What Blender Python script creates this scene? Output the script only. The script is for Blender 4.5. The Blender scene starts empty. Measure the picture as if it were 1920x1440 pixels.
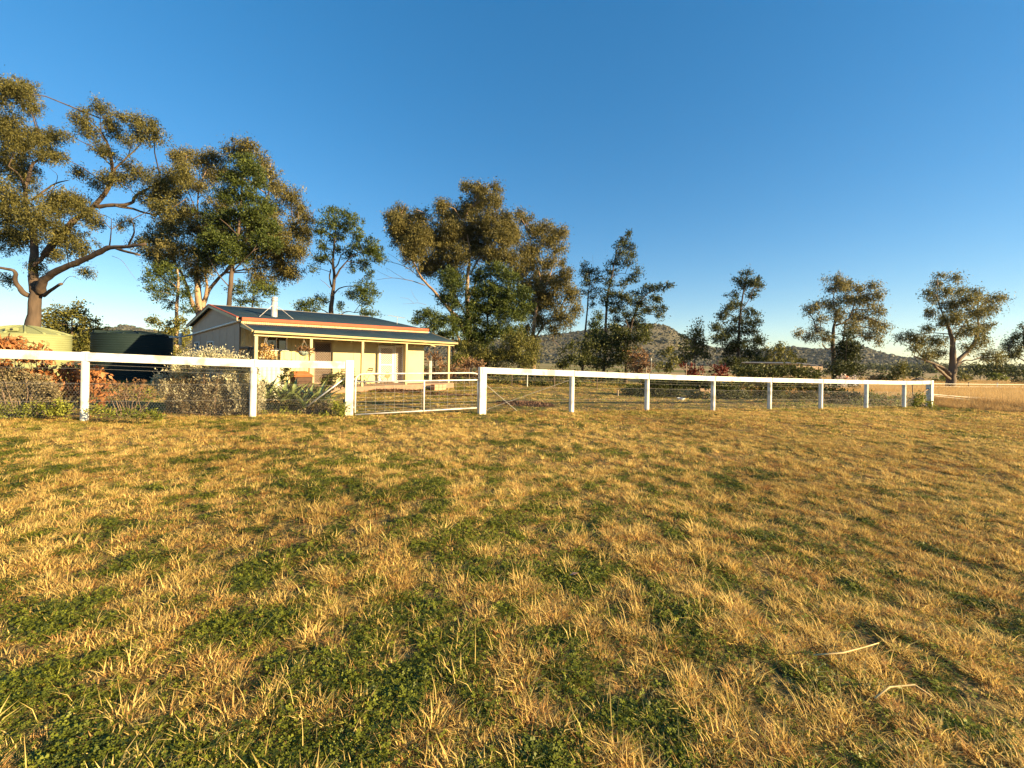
import bpy, math, random
import numpy as np
from mathutils import Vector

random.seed(7)
RNG = np.random.default_rng(7)
SC = bpy.context.scene
COL = SC.collection

# ------------------------------------------------------------------ camera
F, CX, CY, ROLL, CAMZ = 760.0, 960.0, 676.0, math.radians(1.0), 1.5
cam_data = bpy.data.cameras.new("camera")
cam_data.sensor_width = 36.0
cam_data.lens = 36.0 * F / 1920.0
cam_data.shift_y = -(720.0 - CY) / 1920.0
cam_data.clip_start = 0.05
cam_data.clip_end = 20000.0
cam = bpy.data.objects.new("camera", cam_data)
cam.location = (0, 0, CAMZ)
cam.rotation_mode = 'QUATERNION'
from mathutils import Matrix
cam.rotation_quaternion = (Matrix.Rotation(math.radians(90), 3, 'X') @ Matrix.Rotation(ROLL, 3, 'Z')).to_quaternion()
COL.objects.link(cam)
SC.camera = cam

# ------------------------------------------------------------------ light
SUN_EL, SUN_AZ = 15.0, 112.0          # azimuth clockwise from +Y (the view direction): low sun behind the right shoulder
world = bpy.data.worlds.new("World")
SC.world = world
world.use_nodes = True
wn = world.node_tree
wn.nodes.clear()
sky = wn.nodes.new("ShaderNodeTexSky")
sky.sky_type = 'NISHITA'
sky.sun_disc = False
sky.sun_elevation = math.radians(SUN_EL)
sky.sun_rotation = math.radians(SUN_AZ)
sky.altitude = 300
sky.air_density = 1.0
sky.dust_density = 0.05
sky.ozone_density = 2.5
hsv = wn.nodes.new("ShaderNodeHueSaturation")
hsv.inputs["Saturation"].default_value = 1.62
hsv.inputs["Hue"].default_value = 0.503
hsv.inputs["Value"].default_value = 1.0
bg = wn.nodes.new("ShaderNodeBackground")
bg.inputs["Strength"].default_value = 0.096
wo = wn.nodes.new("ShaderNodeOutputWorld")
gam = wn.nodes.new("ShaderNodeGamma"); gam.inputs["Gamma"].default_value = 0.68
wn.links.new(sky.outputs[0], gam.inputs["Color"])
wn.links.new(gam.outputs[0], hsv.inputs["Color"])
wn.links.new(hsv.outputs[0], bg.inputs["Color"])
wn.links.new(bg.outputs[0], wo.inputs["Surface"])

sun_data = bpy.data.lights.new("sun", 'SUN')
sun_data.energy = 5.0
sun_data.angle = math.radians(0.55)
sun_data.color = (1.0, 0.755, 0.40)
sun = bpy.data.objects.new("sun", sun_data)
_az, _el = math.radians(SUN_AZ), math.radians(SUN_EL)
SUNV = Vector((math.sin(_az) * math.cos(_el), math.cos(_az) * math.cos(_el), math.sin(_el)))
sun.rotation_mode = 'QUATERNION'
sun.rotation_quaternion = (-SUNV).to_track_quat('-Z', 'Y')
sun.location = SUNV * 60
COL.objects.link(sun)

SC.view_settings.view_transform = 'Standard'
SC.view_settings.look = 'None'
SC.view_settings.exposure = 1.75
SC.view_settings.gamma = 1.0
SC.view_settings.use_curve_mapping = False
SC.cycles.max_bounces = 6
SC.cycles.diffuse_bounces = 3
SC.cycles.transmission_bounces = 4
SC.cycles.transparent_max_bounces = 6
SC.cycles.use_denoising = True

# ------------------------------------------------------------------ picture <-> place
_c, _s = math.cos(ROLL), math.sin(ROLL)
def W(x, y, Y):
    """the point at depth Y metres seen at photograph pixel (x, y)"""
    du, dv = x - CX, y - CY
    return np.array([(du * _c + dv * _s) / F * Y, Y, CAMZ + (du * _s - dv * _c) / F * Y])

def _sm(x, a, b):
    t = np.clip((np.asarray(x, float) - a) / (b - a), 0, 1)
    return t * t * (3 - 2 * t)

def vnoise(x, y, seed=0):
    """smooth value noise in 0..1"""
    x = np.asarray(x, float); y = np.asarray(y, float)
    xi = np.floor(x).astype(np.int64); yi = np.floor(y).astype(np.int64)
    fx = x - xi; fy = y - yi
    fx = fx * fx * (3 - 2 * fx); fy = fy * fy * (3 - 2 * fy)
    def h(a, b):
        n = (a * 374761393 + b * 668265263 + seed * 1442695041) & 0x7fffffff
        n = ((n ^ (n >> 13)) * 1274126177) & 0x7fffffff
        return ((n ^ (n >> 16)) & 0xffff) / 65535.0
    a, b, c, d = h(xi, yi), h(xi + 1, yi), h(xi, yi + 1), h(xi + 1, yi + 1)
    return (a * (1 - fx) + b * fx) * (1 - fy) + (c * (1 - fx) + d * fx) * fy

def fbm(x, y, seed=0, o=3):
    s = 0; a = 0.5; t = 0
    for k in range(o):
        s = s + a * vnoise(x * 2 ** k, y * 2 ** k, seed + k * 17); t += a; a *= 0.5
    return s / t

def G(X, Y):
    """ground height: the lawn falls gently away to the right and to the back"""
    X = np.asarray(X, float); Y = np.asarray(Y, float)
    z = -0.0176 * np.clip(X, -26, 45) - 0.0106 * np.clip(Y, -12, 70)
    near = 1 - _sm(np.hypot(X, Y), 26, 34)
    z = z + near * (0.060 * (fbm(X * 1.7, Y * 1.7, 3) - 0.5) + 0.10 * (fbm(X * .35, Y * .35, 9, 2) - 0.5))
    return z
def g(X, Y): return float(G(X, Y))

def on_ground(x, y, Ymax=200):
    """where the ray through a pixel meets the ground"""
    lo, hi = 0.5, Ymax
    for _ in range(50):
        m = (lo + hi) / 2
        p = W(x, y, m)
        if p[2] > g(p[0], p[1]): lo = m
        else: hi = m
    return W(x, y, lo)

# ------------------------------------------------------------------ materials
def _node(nt, t, **kw):
    n = nt.nodes.new(t)
    for k, v in kw.items(): setattr(n, k, v)
    return n

def mat(name, c1, c2=None, scale=8.0, rough=0.7, detail=4, bump=0.0, bscale=None, metal=0.0, spec=0.35, stretch=None, c3=None, s3=1.0):
    """painted or natural surface: two colours mixed by noise, optional bump and a broad third tone"""
    m = bpy.data.materials.new(name); m.use_nodes = True
    nt = m.node_tree; p = nt.nodes["Principled BSDF"]
    p.inputs["Roughness"].default_value = rough
    p.inputs["Metallic"].default_value = metal
    p.inputs["Specular IOR Level"].default_value = spec
    if c2 is None:
        c2 = tuple(min(1, v * 0.85) for v in c1)
    tc = _node(nt, "ShaderNodeTexCoord"); src = tc.outputs["Object"]
    if stretch:
        mp = _node(nt, "ShaderNodeMapping"); mp.inputs["Scale"].default_value = stretch
        nt.links.new(src, mp.inputs[0]); src = mp.outputs[0]
    nz = _node(nt, "ShaderNodeTexNoise"); nz.inputs["Scale"].default_value = scale; nz.inputs["Detail"].default_value = detail
    nt.links.new(src, nz.inputs["Vector"])
    rp = _node(nt, "ShaderNodeValToRGB")
    rp.color_ramp.elements[0].position = 0.32; rp.color_ramp.elements[0].color = (*c2, 1)
    rp.color_ramp.elements[1].position = 0.68; rp.color_ramp.elements[1].color = (*c1, 1)
    nt.links.new(nz.outputs["Fac"], rp.inputs[0])
    out = rp.outputs[0]
    if c3 is not None:
        n3 = _node(nt, "ShaderNodeTexNoise"); n3.inputs["Scale"].default_value = s3; n3.inputs["Detail"].default_value = 5
        nt.links.new(tc.outputs["Object"], n3.inputs["Vector"])
        r3 = _node(nt, "ShaderNodeValToRGB"); r3.color_ramp.elements[0].position = 0.52; r3.color_ramp.elements[1].position = 0.66
        nt.links.new(n3.outputs["Fac"], r3.inputs[0])
        mx = _node(nt, "ShaderNodeMix", data_type='RGBA')
        nt.links.new(r3.outputs[0], mx.inputs["Factor"]); nt.links.new(out, mx.inputs["A"]); mx.inputs["B"].default_value = (*c3, 1)
        out = mx.outputs["Result"]
    nt.links.new(out, p.inputs["Base Color"])
    if bump:
        nb = _node(nt, "ShaderNodeTexNoise"); nb.inputs["Scale"].default_value = bscale or scale * 2; nb.inputs["Detail"].default_value = 5
        nt.links.new(src, nb.inputs["Vector"])
        b = _node(nt, "ShaderNodeBump"); b.inputs["Strength"].default_value = bump; b.inputs["Distance"].default_value = 0.02
        nt.links.new(nb.outputs["Fac"], b.inputs["Height"]); nt.links.new(b.outputs[0], p.inputs["Normal"])
    return m

def leafmat(name, c_lo, c_hi, trans=0.25, inst=False, rough=0.55, spec=0.25, objrand=0.0):
    """foliage: colour runs between two tones by each leaf's own tint"""
    m = bpy.data.materials.new(name); m.use_nodes = True
    nt = m.node_tree; p = nt.nodes["Principled BSDF"]; o = nt.nodes["Material Output"]
    p.inputs["Roughness"].default_value = rough; p.inputs["Specular IOR Level"].default_value = spec
    at = _node(nt, "ShaderNodeAttribute", attribute_name="tint")
    if inst: at.attribute_type = 'INSTANCER'
    mx = _node(nt, "ShaderNodeMix", data_type='RGBA')
    mx.inputs["A"].default_value = (*c_lo, 1); mx.inputs["B"].default_value = (*c_hi, 1)
    nt.links.new(at.outputs["Fac"], mx.inputs["Factor"])
    tr = _node(nt, "ShaderNodeBsdfTranslucent")
    ms = _node(nt, "ShaderNodeMixShader"); ms.inputs[0].default_value = trans
    nt.links.new(mx.outputs["Result"], p.inputs["Base Color"]); nt.links.new(mx.outputs["Result"], tr.inputs["Color"])
    nt.links.new(p.outputs[0], ms.inputs[1]); nt.links.new(tr.outputs[0], ms.inputs[2]); nt.links.new(ms.outputs[0], o.inputs["Surface"])
    return m

# ------------------------------------------------------------------ objects
def props(o, label=None, cat=None, group=None, kind=None):
    if label: o["label"] = label
    if cat: o["category"] = cat
    if group: o["group"] = group
    if kind: o["kind"] = kind
    return o

def thing(name, label, cat, loc, group=None):
    e = bpy.data.objects.new(name, None)
    e.empty_display_size = 0.2
    e.location = [float(v) for v in loc]
    COL.objects.link(e)
    return props(e, label, cat, group)

def origin(p):
    v = Vector((0, 0, 0))
    while p is not None:
        v = v + p.location; p = p.parent
    return np.array(v)

class MB:
    """collects shapes in world coordinates and links them as one mesh object"""
    def __init__(s): s.v = []; s.f = []; s.n = 0
    def add(s, v, f):
        v = np.asarray(v, float).reshape(-1, 3)
        s.v.append(v); s.f.extend([tuple(int(i) + s.n for i in q) for q in f]); s.n += len(v); return s
    def hexa(s, p):
        """8 corners: bottom ring 0-3, top ring 4-7"""
        return s.add(p, [(3, 2, 1, 0), (4, 5, 6, 7), (0, 1, 5, 4), (1, 2, 6, 5), (2, 3, 7, 6), (3, 0, 4, 7)])
    def box(s, c, size, ax=(1, 0, 0), up=(0, 0, 1)):
        c = np.array(c, float); x = np.array(ax, float); x /= np.linalg.norm(x); z = np.array(up, float)
        z = z - x * z.dot(x); z /= np.linalg.norm(z); y = np.cross(z, x)
        a, b, d = [k / 2 for k in size]
        P = [c + sx * a * x + sy * b * y + sz * d * z for sz in (-1, 1) for sx, sy in ((-1, -1), (1, -1), (1, 1), (-1, 1))]
        return s.hexa(P)
    def beam(s, p, q, w, h, up=(0, 0, 1)):
        p = np.array(p, float); q = np.array(q, float); d = q - p; L = np.linalg.norm(d)
        return s.box((p + q) / 2, (L, w, h), d, up)
    def tube(s, pts, r, seg=8, cap=True):
        P = np.asarray(pts, float); n = len(P)
        R = np.broadcast_to(np.asarray(r, float), (n,)) if np.ndim(r) == 0 else np.asarray(r, float)
        T = np.gradient(P, axis=0); T /= np.linalg.norm(T, axis=1)[:, None] + 1e-12
        a = np.array([0, 0, 1.0]) if abs(T[0][2]) < 0.9 else np.array([1.0, 0, 0])
        u = np.cross(T[0], a); u /= np.linalg.norm(u)
        ang = np.arange(seg) * 2 * math.pi / seg
        V = []
        for i in range(n):
            u = u - T[i] * u.dot(T[i]); u /= np.linalg.norm(u) + 1e-12
            w = np.cross(T[i], u)
            V.append(P[i] + R[i] * (np.cos(ang)[:, None] * u + np.sin(ang)[:, None] * w))
        f = []
        for i in range(n - 1):
            for k in range(seg):
                k2 = (k + 1) % seg
                f.append((i * seg + k, i * seg + k2, (i + 1) * seg + k2, (i + 1) * seg + k))
        if cap:
            f.append(tuple(range(seg))[::-1]); f.append(tuple((n - 1) * seg + k for k in range(seg)))
        return s.add(np.concatenate(V), f)
    def lathe(s, c, prof, seg=32, closed=False):
        """profile [(r, z)] spun about the vertical through c"""
        c = np.array(c, float); V = []; f = []; n = len(prof)
        ang = np.arange(seg) * 2 * math.pi / seg
        for r, z in prof:
            V.append(np.stack([c[0] + r * np.cos(ang), c[1] + r * np.sin(ang), np.full(seg, c[2] + z)], 1))
        for i in range(n - 1):
            for k in range(seg):
                k2 = (k + 1) % seg
                f.append((i * seg + k, i * seg + k2, (i + 1) * seg + k2, (i + 1) * seg + k))
        return s.add(np.concatenate(V), f)
    def build(s, name, m, parent=None, smooth=False, bevel=0.0, **kw):
        V = np.concatenate(s.v) if s.v else np.zeros((0, 3))
        if parent is not None: V = V - origin(parent)
        off = np.zeros(3)
        me = bpy.data.meshes.new(name)
        me.from_pydata(V.tolist(), [], s.f); me.update()
        me.materials.append(m)
        if smooth: me.polygons.foreach_set("use_smooth", np.ones(len(me.polygons), bool))
        o = bpy.data.objects.new(name, me); COL.objects.link(o)
        if parent is not None: o.parent = parent
        if bevel:
            b = o.modifiers.new("bevel", 'BEVEL'); b.width = bevel; b.segments = 2; b.limit_method = 'ANGLE'; b.angle_limit = math.radians(50)
        return props(o, **kw)

def soup(name, V, nper, m, parent=None, tint=None, **kw):
    """many like faces of nper corners from one vertex array (fast)"""
    V = np.asarray(V, np.float64).reshape(-1, 3)
    if parent is not None: V = V - origin(parent)
    nv = len(V); nf = nv // nper
    me = bpy.data.meshes.new(name)
    me.vertices.add(nv); me.vertices.foreach_set("co", V.astype(np.float32).ravel())
    me.loops.add(nv); me.loops.foreach_set("vertex_index", np.arange(nv, dtype=np.int32))
    me.polygons.add(nf); me.polygons.foreach_set("loop_start", np.arange(0, nv, nper, dtype=np.int32))
    me.update(calc_edges=True)
    if tint is not None:
        a = me.attributes.new("tint", 'FLOAT', 'FACE'); a.data.foreach_set("value", np.asarray(tint, np.float32))
    me.materials.append(m)
    o = bpy.data.objects.new(name, me); COL.objects.link(o)
    if parent is not None: o.parent = parent
    return props(o, **kw)

def unit(v):
    return v / (np.linalg.norm(v, axis=-1, keepdims=True) + 1e-9)

def leafquads(C, D, L, Wd):
    """pointed leaves: base point C, axis D, length L, width Wd"""
    n = len(C)
    R = unit(RNG.normal(size=(n, 3))); S = unit(np.cross(D, R))
    L = np.broadcast_to(L, (n,))[:, None]; Wd = np.broadcast_to(Wd, (n,))[:, None]
    bend = np.cross(S, D) * L * 0.12
    m = C + D * L * 0.45 + bend
    return np.stack([C, m + S * Wd / 2, C + D * L, m - S * Wd / 2], 1).reshape(-1, 3)
# ------------------------------------------------------------------ ground
def ground_material():
    m = bpy.data.materials.new("dry_ground"); m.use_nodes = True
    nt = m.node_tree; p = nt.nodes["Principled BSDF"]; p.inputs["Roughness"].default_value = 0.95; p.inputs["Specular IOR Level"].default_value = 0.1
    geo = _node(nt, "ShaderNodeNewGeometry"); pos = geo.outputs["Position"]
    def noise(scale, detail=5, stretch=None):
        src = pos
        if stretch:
            mp = _node(nt, "ShaderNodeMapping"); mp.inputs["Scale"].default_value = stretch; nt.links.new(src, mp.inputs[0]); src = mp.outputs[0]
        n = _node(nt, "ShaderNodeTexNoise"); n.inputs["Scale"].default_value = scale; n.inputs["Detail"].default_value = detail
        nt.links.new(src, n.inputs["Vector"]); return n.outputs["Fac"]
    def ramp(f, stops):
        r = _node(nt, "ShaderNodeValToRGB"); cr = r.color_ramp
        cr.elements[0].position, cr.elements[0].color = stops[0][0], (*stops[0][1], 1)
        cr.elements[1].position, cr.elements[1].color = stops[-1][0], (*stops[-1][1], 1)
        for q, c in stops[1:-1]:
            e = cr.elements.new(q); e.color = (*c, 1)
        nt.links.new(f, r.inputs[0]); return r.outputs[0]
    def mix(f, a, b):
        x = _node(nt, "ShaderNodeMix", data_type='RGBA'); nt.links.new(f, x.inputs["Factor"]); nt.links.new(a, x.inputs["A"]); nt.links.new(b, x.inputs["B"]); return x.outputs["Result"]
    fine = ramp(noise(26, 6), [(.3, (.04, .03, .013)), (.5, (.17, .115, .044)), (.74, (.40, .285, .105))])
    green = ramp(noise(30, 6), [(.3, (.02, .03, .008)), (.7, (.10, .115, .025))])
    near = mix(ramp(noise(0.55, 5), [(.5, (0, 0, 0)), (.64, (1, 1, 1))]), fine, green)
    # beyond the garden: paddocks in broad strips
    straw = ramp(noise(.09, 6), [(.3, (.30, .21, .10)), (.7, (.42, .30, .15))])
    grn = ramp(noise(.05, 6), [(.3, (.10, .12, .035)), (.7, (.20, .18, .06))])
    far = mix(ramp(noise(.004, 3, (1, 4.5, 1)), [(.46, (0, 0, 0)), (.53, (1, 1, 1))]), straw, grn)
    sep = _node(nt, "ShaderNodeSeparateXYZ"); nt.links.new(pos, sep.inputs[0])
    mr = _node(nt, "ShaderNodeMapRange"); mr.inputs[1].default_value = 45; mr.inputs[2].default_value = 75
    nt.links.new(sep.outputs[1], mr.inputs[0])
    nt.links.new(mix(mr.outputs[0], near, far), p.inputs["Base Color"])
    b = _node(nt, "ShaderNodeBump"); b.inputs["Strength"].default_value = 0.9; b.inputs["Distance"].default_value = 0.04
    nt.links.new(noise(22, 6), b.inputs["Height"]); nt.links.new(b.outputs[0], p.inputs["Normal"])
    return m

def lines(lo, hi, step, far_lo, far_hi, k=1.22):
    a = list(np.arange(lo, hi + 1e-6, step)); d = step
    x = hi
    while x < far_hi: d *= k; x += d; a.append(x)
    x = lo; d = step
    while x > far_lo: d *= k; x -= d; a.insert(0, x)
    return np.array(a)
gx = lines(-14, 24, .25, -1900, 1900); gy = lines(-4, 25, .25, -180, 1500)
XX, YY = np.meshgrid(gx, gy)
gm = MB()
nx, ny = len(gx), len(gy)
gm.add(np.stack([XX.ravel(), YY.ravel(), G(XX, YY).ravel()], 1),
       [(j * nx + i, j * nx + i + 1, (j + 1) * nx + i + 1, (j + 1) * nx + i) for j in range(ny - 1) for i in range(nx - 1)])
gm.build("ground", ground_material(), smooth=True, kind="structure")

# ------------------------------------------------------------------ hills
M_hill = mat("hill_soil", (.13, .105, .065), (.06, .058, .035), scale=.02, detail=8, rough=1, bump=.6, bscale=.1)
prof_x = np.array([-900, -300, 60, 190, 235, 280, 340, 450, 700, 850, 1000, 1060, 1120, 1180, 1215, 1250, 1278, 1310, 1340, 1400, 1450, 1485, 1520, 1552, 1585, 1618, 1640, 1700, 1735, 1771, 1831, 1960, 2300, 2900])
prof_y = np.array([22, 30, 38, 45, 51, 43, 38, 34, 30, 34, 44, 52, 60, 68, 73, 68, 52, 36, 30, 26, 28, 34, 29, 31, 37, 37, 28, 16, 15, 6, 4, 4, 6, 10]) + 0.0
def hill_z(X, Y):
    px = CX + F * X / Y
    up = np.interp(px, prof_x, prof_y) + 2.0 * (fbm(px * .03, Y * 0 + 3, 5) - .5)
    D = 840.0
    H = up / F * D + CAMZ
    base = -2.2
    r = Y
    t = np.where(r < D, _sm(r, 520, D), 1 - _sm(r, D, 1500) * .9)
    lump = (fbm(X * .012, Y * .012, 21, 4) - .5) * 16 * _sm(r, 540, 640) * (1 - _sm(r, 740, 830))
    return base - 1.5 + (H - base + 1.5) * t ** 1.15 + lump * np.clip(up / 50, .1, 1)
ang = np.linspace(-1.4, 1.5, 380); rr = np.concatenate([np.linspace(500, 860, 60), np.linspace(900, 1400, 12)])
AA, RR = np.meshgrid(ang, rr)
hx, hy = AA * RR, RR
hm = MB(); n1 = len(ang)
hm.add(np.stack([hx.ravel(), hy.ravel(), hill_z(hx, hy).ravel()], 1),
       [(j * n1 + i, j * n1 + i + 1, (j + 1) * n1 + i + 1, (j + 1) * n1 + i) for j in range(len(rr) - 1) for i in range(n1 - 1)])
hm.build("hills", M_hill, smooth=True, kind="structure")

# the wood that covers the hills: thousands of far crowns read as one mass
def lump_crown():
    import bmesh
    bm = bmesh.new(); bmesh.ops.create_icosphere(bm, subdivisions=1, radius=1)
    v = np.array([q.co for q in bm.verts]); f = np.array([[x.index for x in q.verts] for q in bm.faces]); bm.free()
    return v, f
lv, lf = lump_crown()
N = 24000
px = RNG.uniform(-160, 2080, N * 3); Yh = RNG.uniform(545, 850, N * 3)
keep = (np.interp(px, prof_x, prof_y) > 9) | (Yh < 640)
px, Yh = px[keep][:N], Yh[keep][:N]
Xh = (px - CX) / F * Yh
Zh = hill_z(Xh, Yh)
V = []; T = []
for i in range(len(px)):
    r = RNG.uniform(1.0, 2.2) * (1 + 1.2 * (RNG.uniform() < .12))
    jit = 1 + RNG.normal(0, .14, len(lv))
    p = lv * jit[:, None] * [r, r, r * RNG.uniform(.6, .95)] + [Xh[i], Yh[i], Zh[i] + r * .12]
    V.append(p[lf].reshape(-1, 3)); T.append(np.clip(RNG.normal(.45, .22, len(lf)), 0, 1) * RNG.uniform(.5, 1.2))
soup("hill_forest", np.concatenate(V), 3, leafmat("hill_foliage", (.03, .034, .018), (.10, .085, .045), .0), tint=np.concatenate(T), kind="stuff")

# ------------------------------------------------------------------ grass
def blade_proto(name, n, spread, h, w, lean, m, tip=0.15, flat=0.0):
    """one tuft: bent blades, three triangles each"""
    a = RNG.uniform(0, 2 * math.pi, n); rad = spread * np.sqrt(RNG.uniform(0, 1, n))
    base = np.stack([rad * np.cos(a), rad * np.sin(a), np.full(n, -.01)], 1)
    dirn = a + RNG.normal(0, .9, n); ln = np.abs(RNG.normal(lean, lean * .5, n)); H = h * RNG.uniform(.45, 1.15, n)
    lie = RNG.uniform(0, 1, n) < flat
    ln = np.where(lie, RNG.uniform(1.2, 2.2, n), ln); Hh = np.where(lie, H * .25 + .012, H)
    hor = np.stack([np.cos(dirn), np.sin(dirn), 0 * a], 1)
    mid = base + hor * (H * ln * .35)[:, None] + np.stack([0 * a, 0 * a, Hh * .6], 1)
    top = base + hor * (H * ln)[:, None] + np.stack([0 * a, 0 * a, Hh * np.where(lie, .8, 1)], 1)
    side = np.stack([-np.sin(dirn + 1.2 * RNG.normal(size=n)), np.cos(dirn), 0 * a], 1)
    side = unit(side) * (w * RNG.uniform(.6, 1.2, n) / 2)[:, None]
    v = np.stack([base - side, base + side, mid + side * .8, mid - side * .8, top], 1).reshape(-1, 3)
    f = []
    for i in range(n):
        k = i * 5; f += [(k, k + 1, k + 2, k + 3), (k + 3, k + 2, k + 4)]
    me = bpy.data.meshes.new(name); me.from_pydata(v.tolist(), [], f); me.materials.append(m)
    return bpy.data.objects.new(name, me)

def clover_proto(name, n, spread, h, size, m):
    a = RNG.uniform(0, 2 * math.pi, n); rad = spread * np.sqrt(RNG.uniform(0, 1, n))
    c = np.stack([rad * np.cos(a), rad * np.sin(a), h * RNG.uniform(.3, 1.1, n)], 1)
    nn = unit(np.stack([RNG.normal(0, .45, n), RNG.normal(0, .45, n), np.ones(n)], 1))
    u = unit(np.cross(nn, RNG.normal(size=(n, 3)))); w = np.cross(nn, u)
    v = []; f = []
    for i in range(n):
        for q in range(3):
            t = q * 2.094 + .3; d = math.cos(t) * u[i] + math.sin(t) * w[i]; e = -math.sin(t) * u[i] + math.cos(t) * w[i]
            s_ = size * RNG.uniform(.7, 1.2); k = len(v)
            v += [c[i], c[i] + d * s_ * .75 + e * s_ * .5, c[i] + d * s_, c[i] + d * s_ * .75 - e * s_ * .5]; f.append((k, k + 1, k + 2, k + 3))
    me = bpy.data.meshes.new(name); me.from_pydata([list(map(float, q)) for q in v], [], f); me.materials.append(m)
    return bpy.data.objects.new(name, me)

def scatter(name, P, idx, rot, scl, tint, protos, **kw):
    """one stuff object: tufts instanced on points"""
    me = bpy.data.meshes.new(name); me.vertices.add(len(P)); me.vertices.foreach_set("co", np.asarray(P, np.float32).ravel())
    for nm, ty, dat in (("idx", 'INT', idx), ("scl", 'FLOAT', scl), ("tint", 'FLOAT', tint)):
        a = me.attributes.new(nm, ty, 'POINT'); a.data.foreach_set("value", np.asarray(dat, np.int32 if ty == 'INT' else np.float32))
    a = me.attributes.new("rot", 'FLOAT_VECTOR', 'POINT'); a.data.foreach_set("vector", np.asarray(rot, np.float32).ravel())
    o = bpy.data.objects.new(name, me); COL.objects.link(o)
    ng = bpy.data.node_groups.new(name, 'GeometryNodeTree')
    ng.interface.new_socket("Geometry", in_out='INPUT', socket_type='NodeSocketGeometry')
    ng.interface.new_socket("Geometry", in_out='OUTPUT', socket_type='NodeSocketGeometry')
    gi = ng.nodes.new("NodeGroupInput"); go = ng.nodes.new("NodeGroupOutput")
    join = ng.nodes.new("GeometryNodeJoinGeometry")
    def attr(nm, ty):
        n = ng.nodes.new("GeometryNodeInputNamedAttribute"); n.data_type = ty; n.inputs["Name"].default_value = nm; return n.outputs["Attribute"]
    ai, ar, asc = attr("idx", 'INT'), attr("rot", 'FLOAT_VECTOR'), attr("scl", 'FLOAT')
    for k, pr in enumerate(protos):
        cmp_ = ng.nodes.new("FunctionNodeCompare"); cmp_.data_type = 'INT'; cmp_.operation = 'EQUAL'
        ints = [s for s in cmp_.inputs if s.type == 'INT']
        ng.links.new(ai, ints[0]); ints[1].default_value = k
        oi = ng.nodes.new("GeometryNodeObjectInfo"); oi.inputs["Object"].default_value = pr; oi.inputs["As Instance"].default_value = True
        ip = ng.nodes.new("GeometryNodeInstanceOnPoints")
        ng.links.new(gi.outputs[0], ip.inputs["Points"]); ng.links.new(cmp_.outputs["Result"], ip.inputs["Selection"])
        ng.links.new(oi.outputs["Geometry"], ip.inputs["Instance"]); ng.links.new(ar, ip.inputs["Rotation"]); ng.links.new(asc, ip.inputs["Scale"])
        ng.links.new(ip.outputs[0], join.inputs[0])
    ng.links.new(join.outputs[0], go.inputs[0])
    md = o.modifiers.new("scatter", 'NODES'); md.node_group = ng
    return props(o, kind="stuff", **kw)

# fence line (posts stand along it); used here to tell lawn from garden and field
FP, FD = np.array([-.88, 12.2]), np.array([.9226, .3858])
FN = np.array([-FD[1], FD[0]])
def fence_side(X, Y): return (X - FP[0]) * FN[0] + (Y - FP[1]) * FN[1]     # > 0 behind the fence
def fence_s(x):
    """distance along the fence at which it is seen at pixel column x"""
    k = (x - CX) / F
    return (k * FP[1] - FP[0]) / (FD[0] - k * FD[1])
def fence_at(s): return FP + FD * s

M_straw = leafmat("straw_blades", (.40, .26, .07), (.88, .65, .22), .38, True, .6, .2)
M_straw2 = leafmat("brown_blades", (.30, .14, .048), (.66, .39, .13), .35, True, .6, .2)
M_green = leafmat("green_blades", (.12, .14, .02), (.42, .38, .07), .35, True, .55, .2)
M_clov = leafmat("clover_leaves", (.011, .030, .004), (.225, .245, .024), .3, True, .5, .3)
protos = [blade_proto("tuft_a", 26, .038, .030, .0042, 1.1, M_straw, flat=.25),
          blade_proto("tuft_b", 20, .028, .046, .0042, .85, M_straw, flat=.1),
          blade_proto("tuft_c", 28, .042, .029, .0044, 1.15, M_straw2, flat=.3),
          blade_proto("tuft_d", 24, .038, .031, .0042, .95, M_green, flat=.15),
          clover_proto("clover_a", 22, .05, .018, .0078, M_clov),
          clover_proto("clover_b", 14, .05, .032, .0105, M_clov),
          blade_proto("stalks", 3, .06, .09, .0034, 1.4, M_straw, flat=.75),
          # coarser tufts for the distance
          blade_proto("far_a", 26, .075, .036, .0085, 1.05, M_straw, flat=.25),
          blade_proto("far_b", 24, .075, .033, .009, 1.05, M_green, flat=.15),
          blade_proto("far_c", 24, .075, .033, .0085, 1.15, M_straw2, flat=.3)]

def patch(X, Y):
    """0 = straw, 1 = green clover; broad drifts broken up by a finer mosaic"""
    broad = fbm(X * .55, Y * .55, 31, 3) + .25 * (vnoise(X * .2, Y * .2, 12) - .5)
    fine = fbm(X * 4.0, Y * 4.0, 57, 3)
    near = 1 - _sm(Y, 2.5, 6.0)
    return .34 * broad + .66 * fine + .022 * near - .045 * _sm(X / Y, .05, .7) + .012 * _sm(-X / Y, -.1, .6) - .035 * _sm(Y, 5, 9)

def grass_points(y0, y1, per, margin=1.1):
    area = 1.30 * 2 * (y1 ** 2 - y0 ** 2) / 2
    n = int(area * per)
    Y = np.sqrt(RNG.uniform(y0 ** 2, y1 ** 2, n)); X = RNG.uniform(-1.33, 1.33, n) * Y + RNG.uniform(-.4, .4, n)
    return X, Y

def in_field(X, Y):
    """> 0 inside the tall dry grass right of the fence end"""
    return np.where((X - FP[0]) * FD[0] + (Y - FP[1]) * FD[1] > 24, (X - 22.9) * .576 + (Y - 22.0) * .818, -1)

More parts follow.
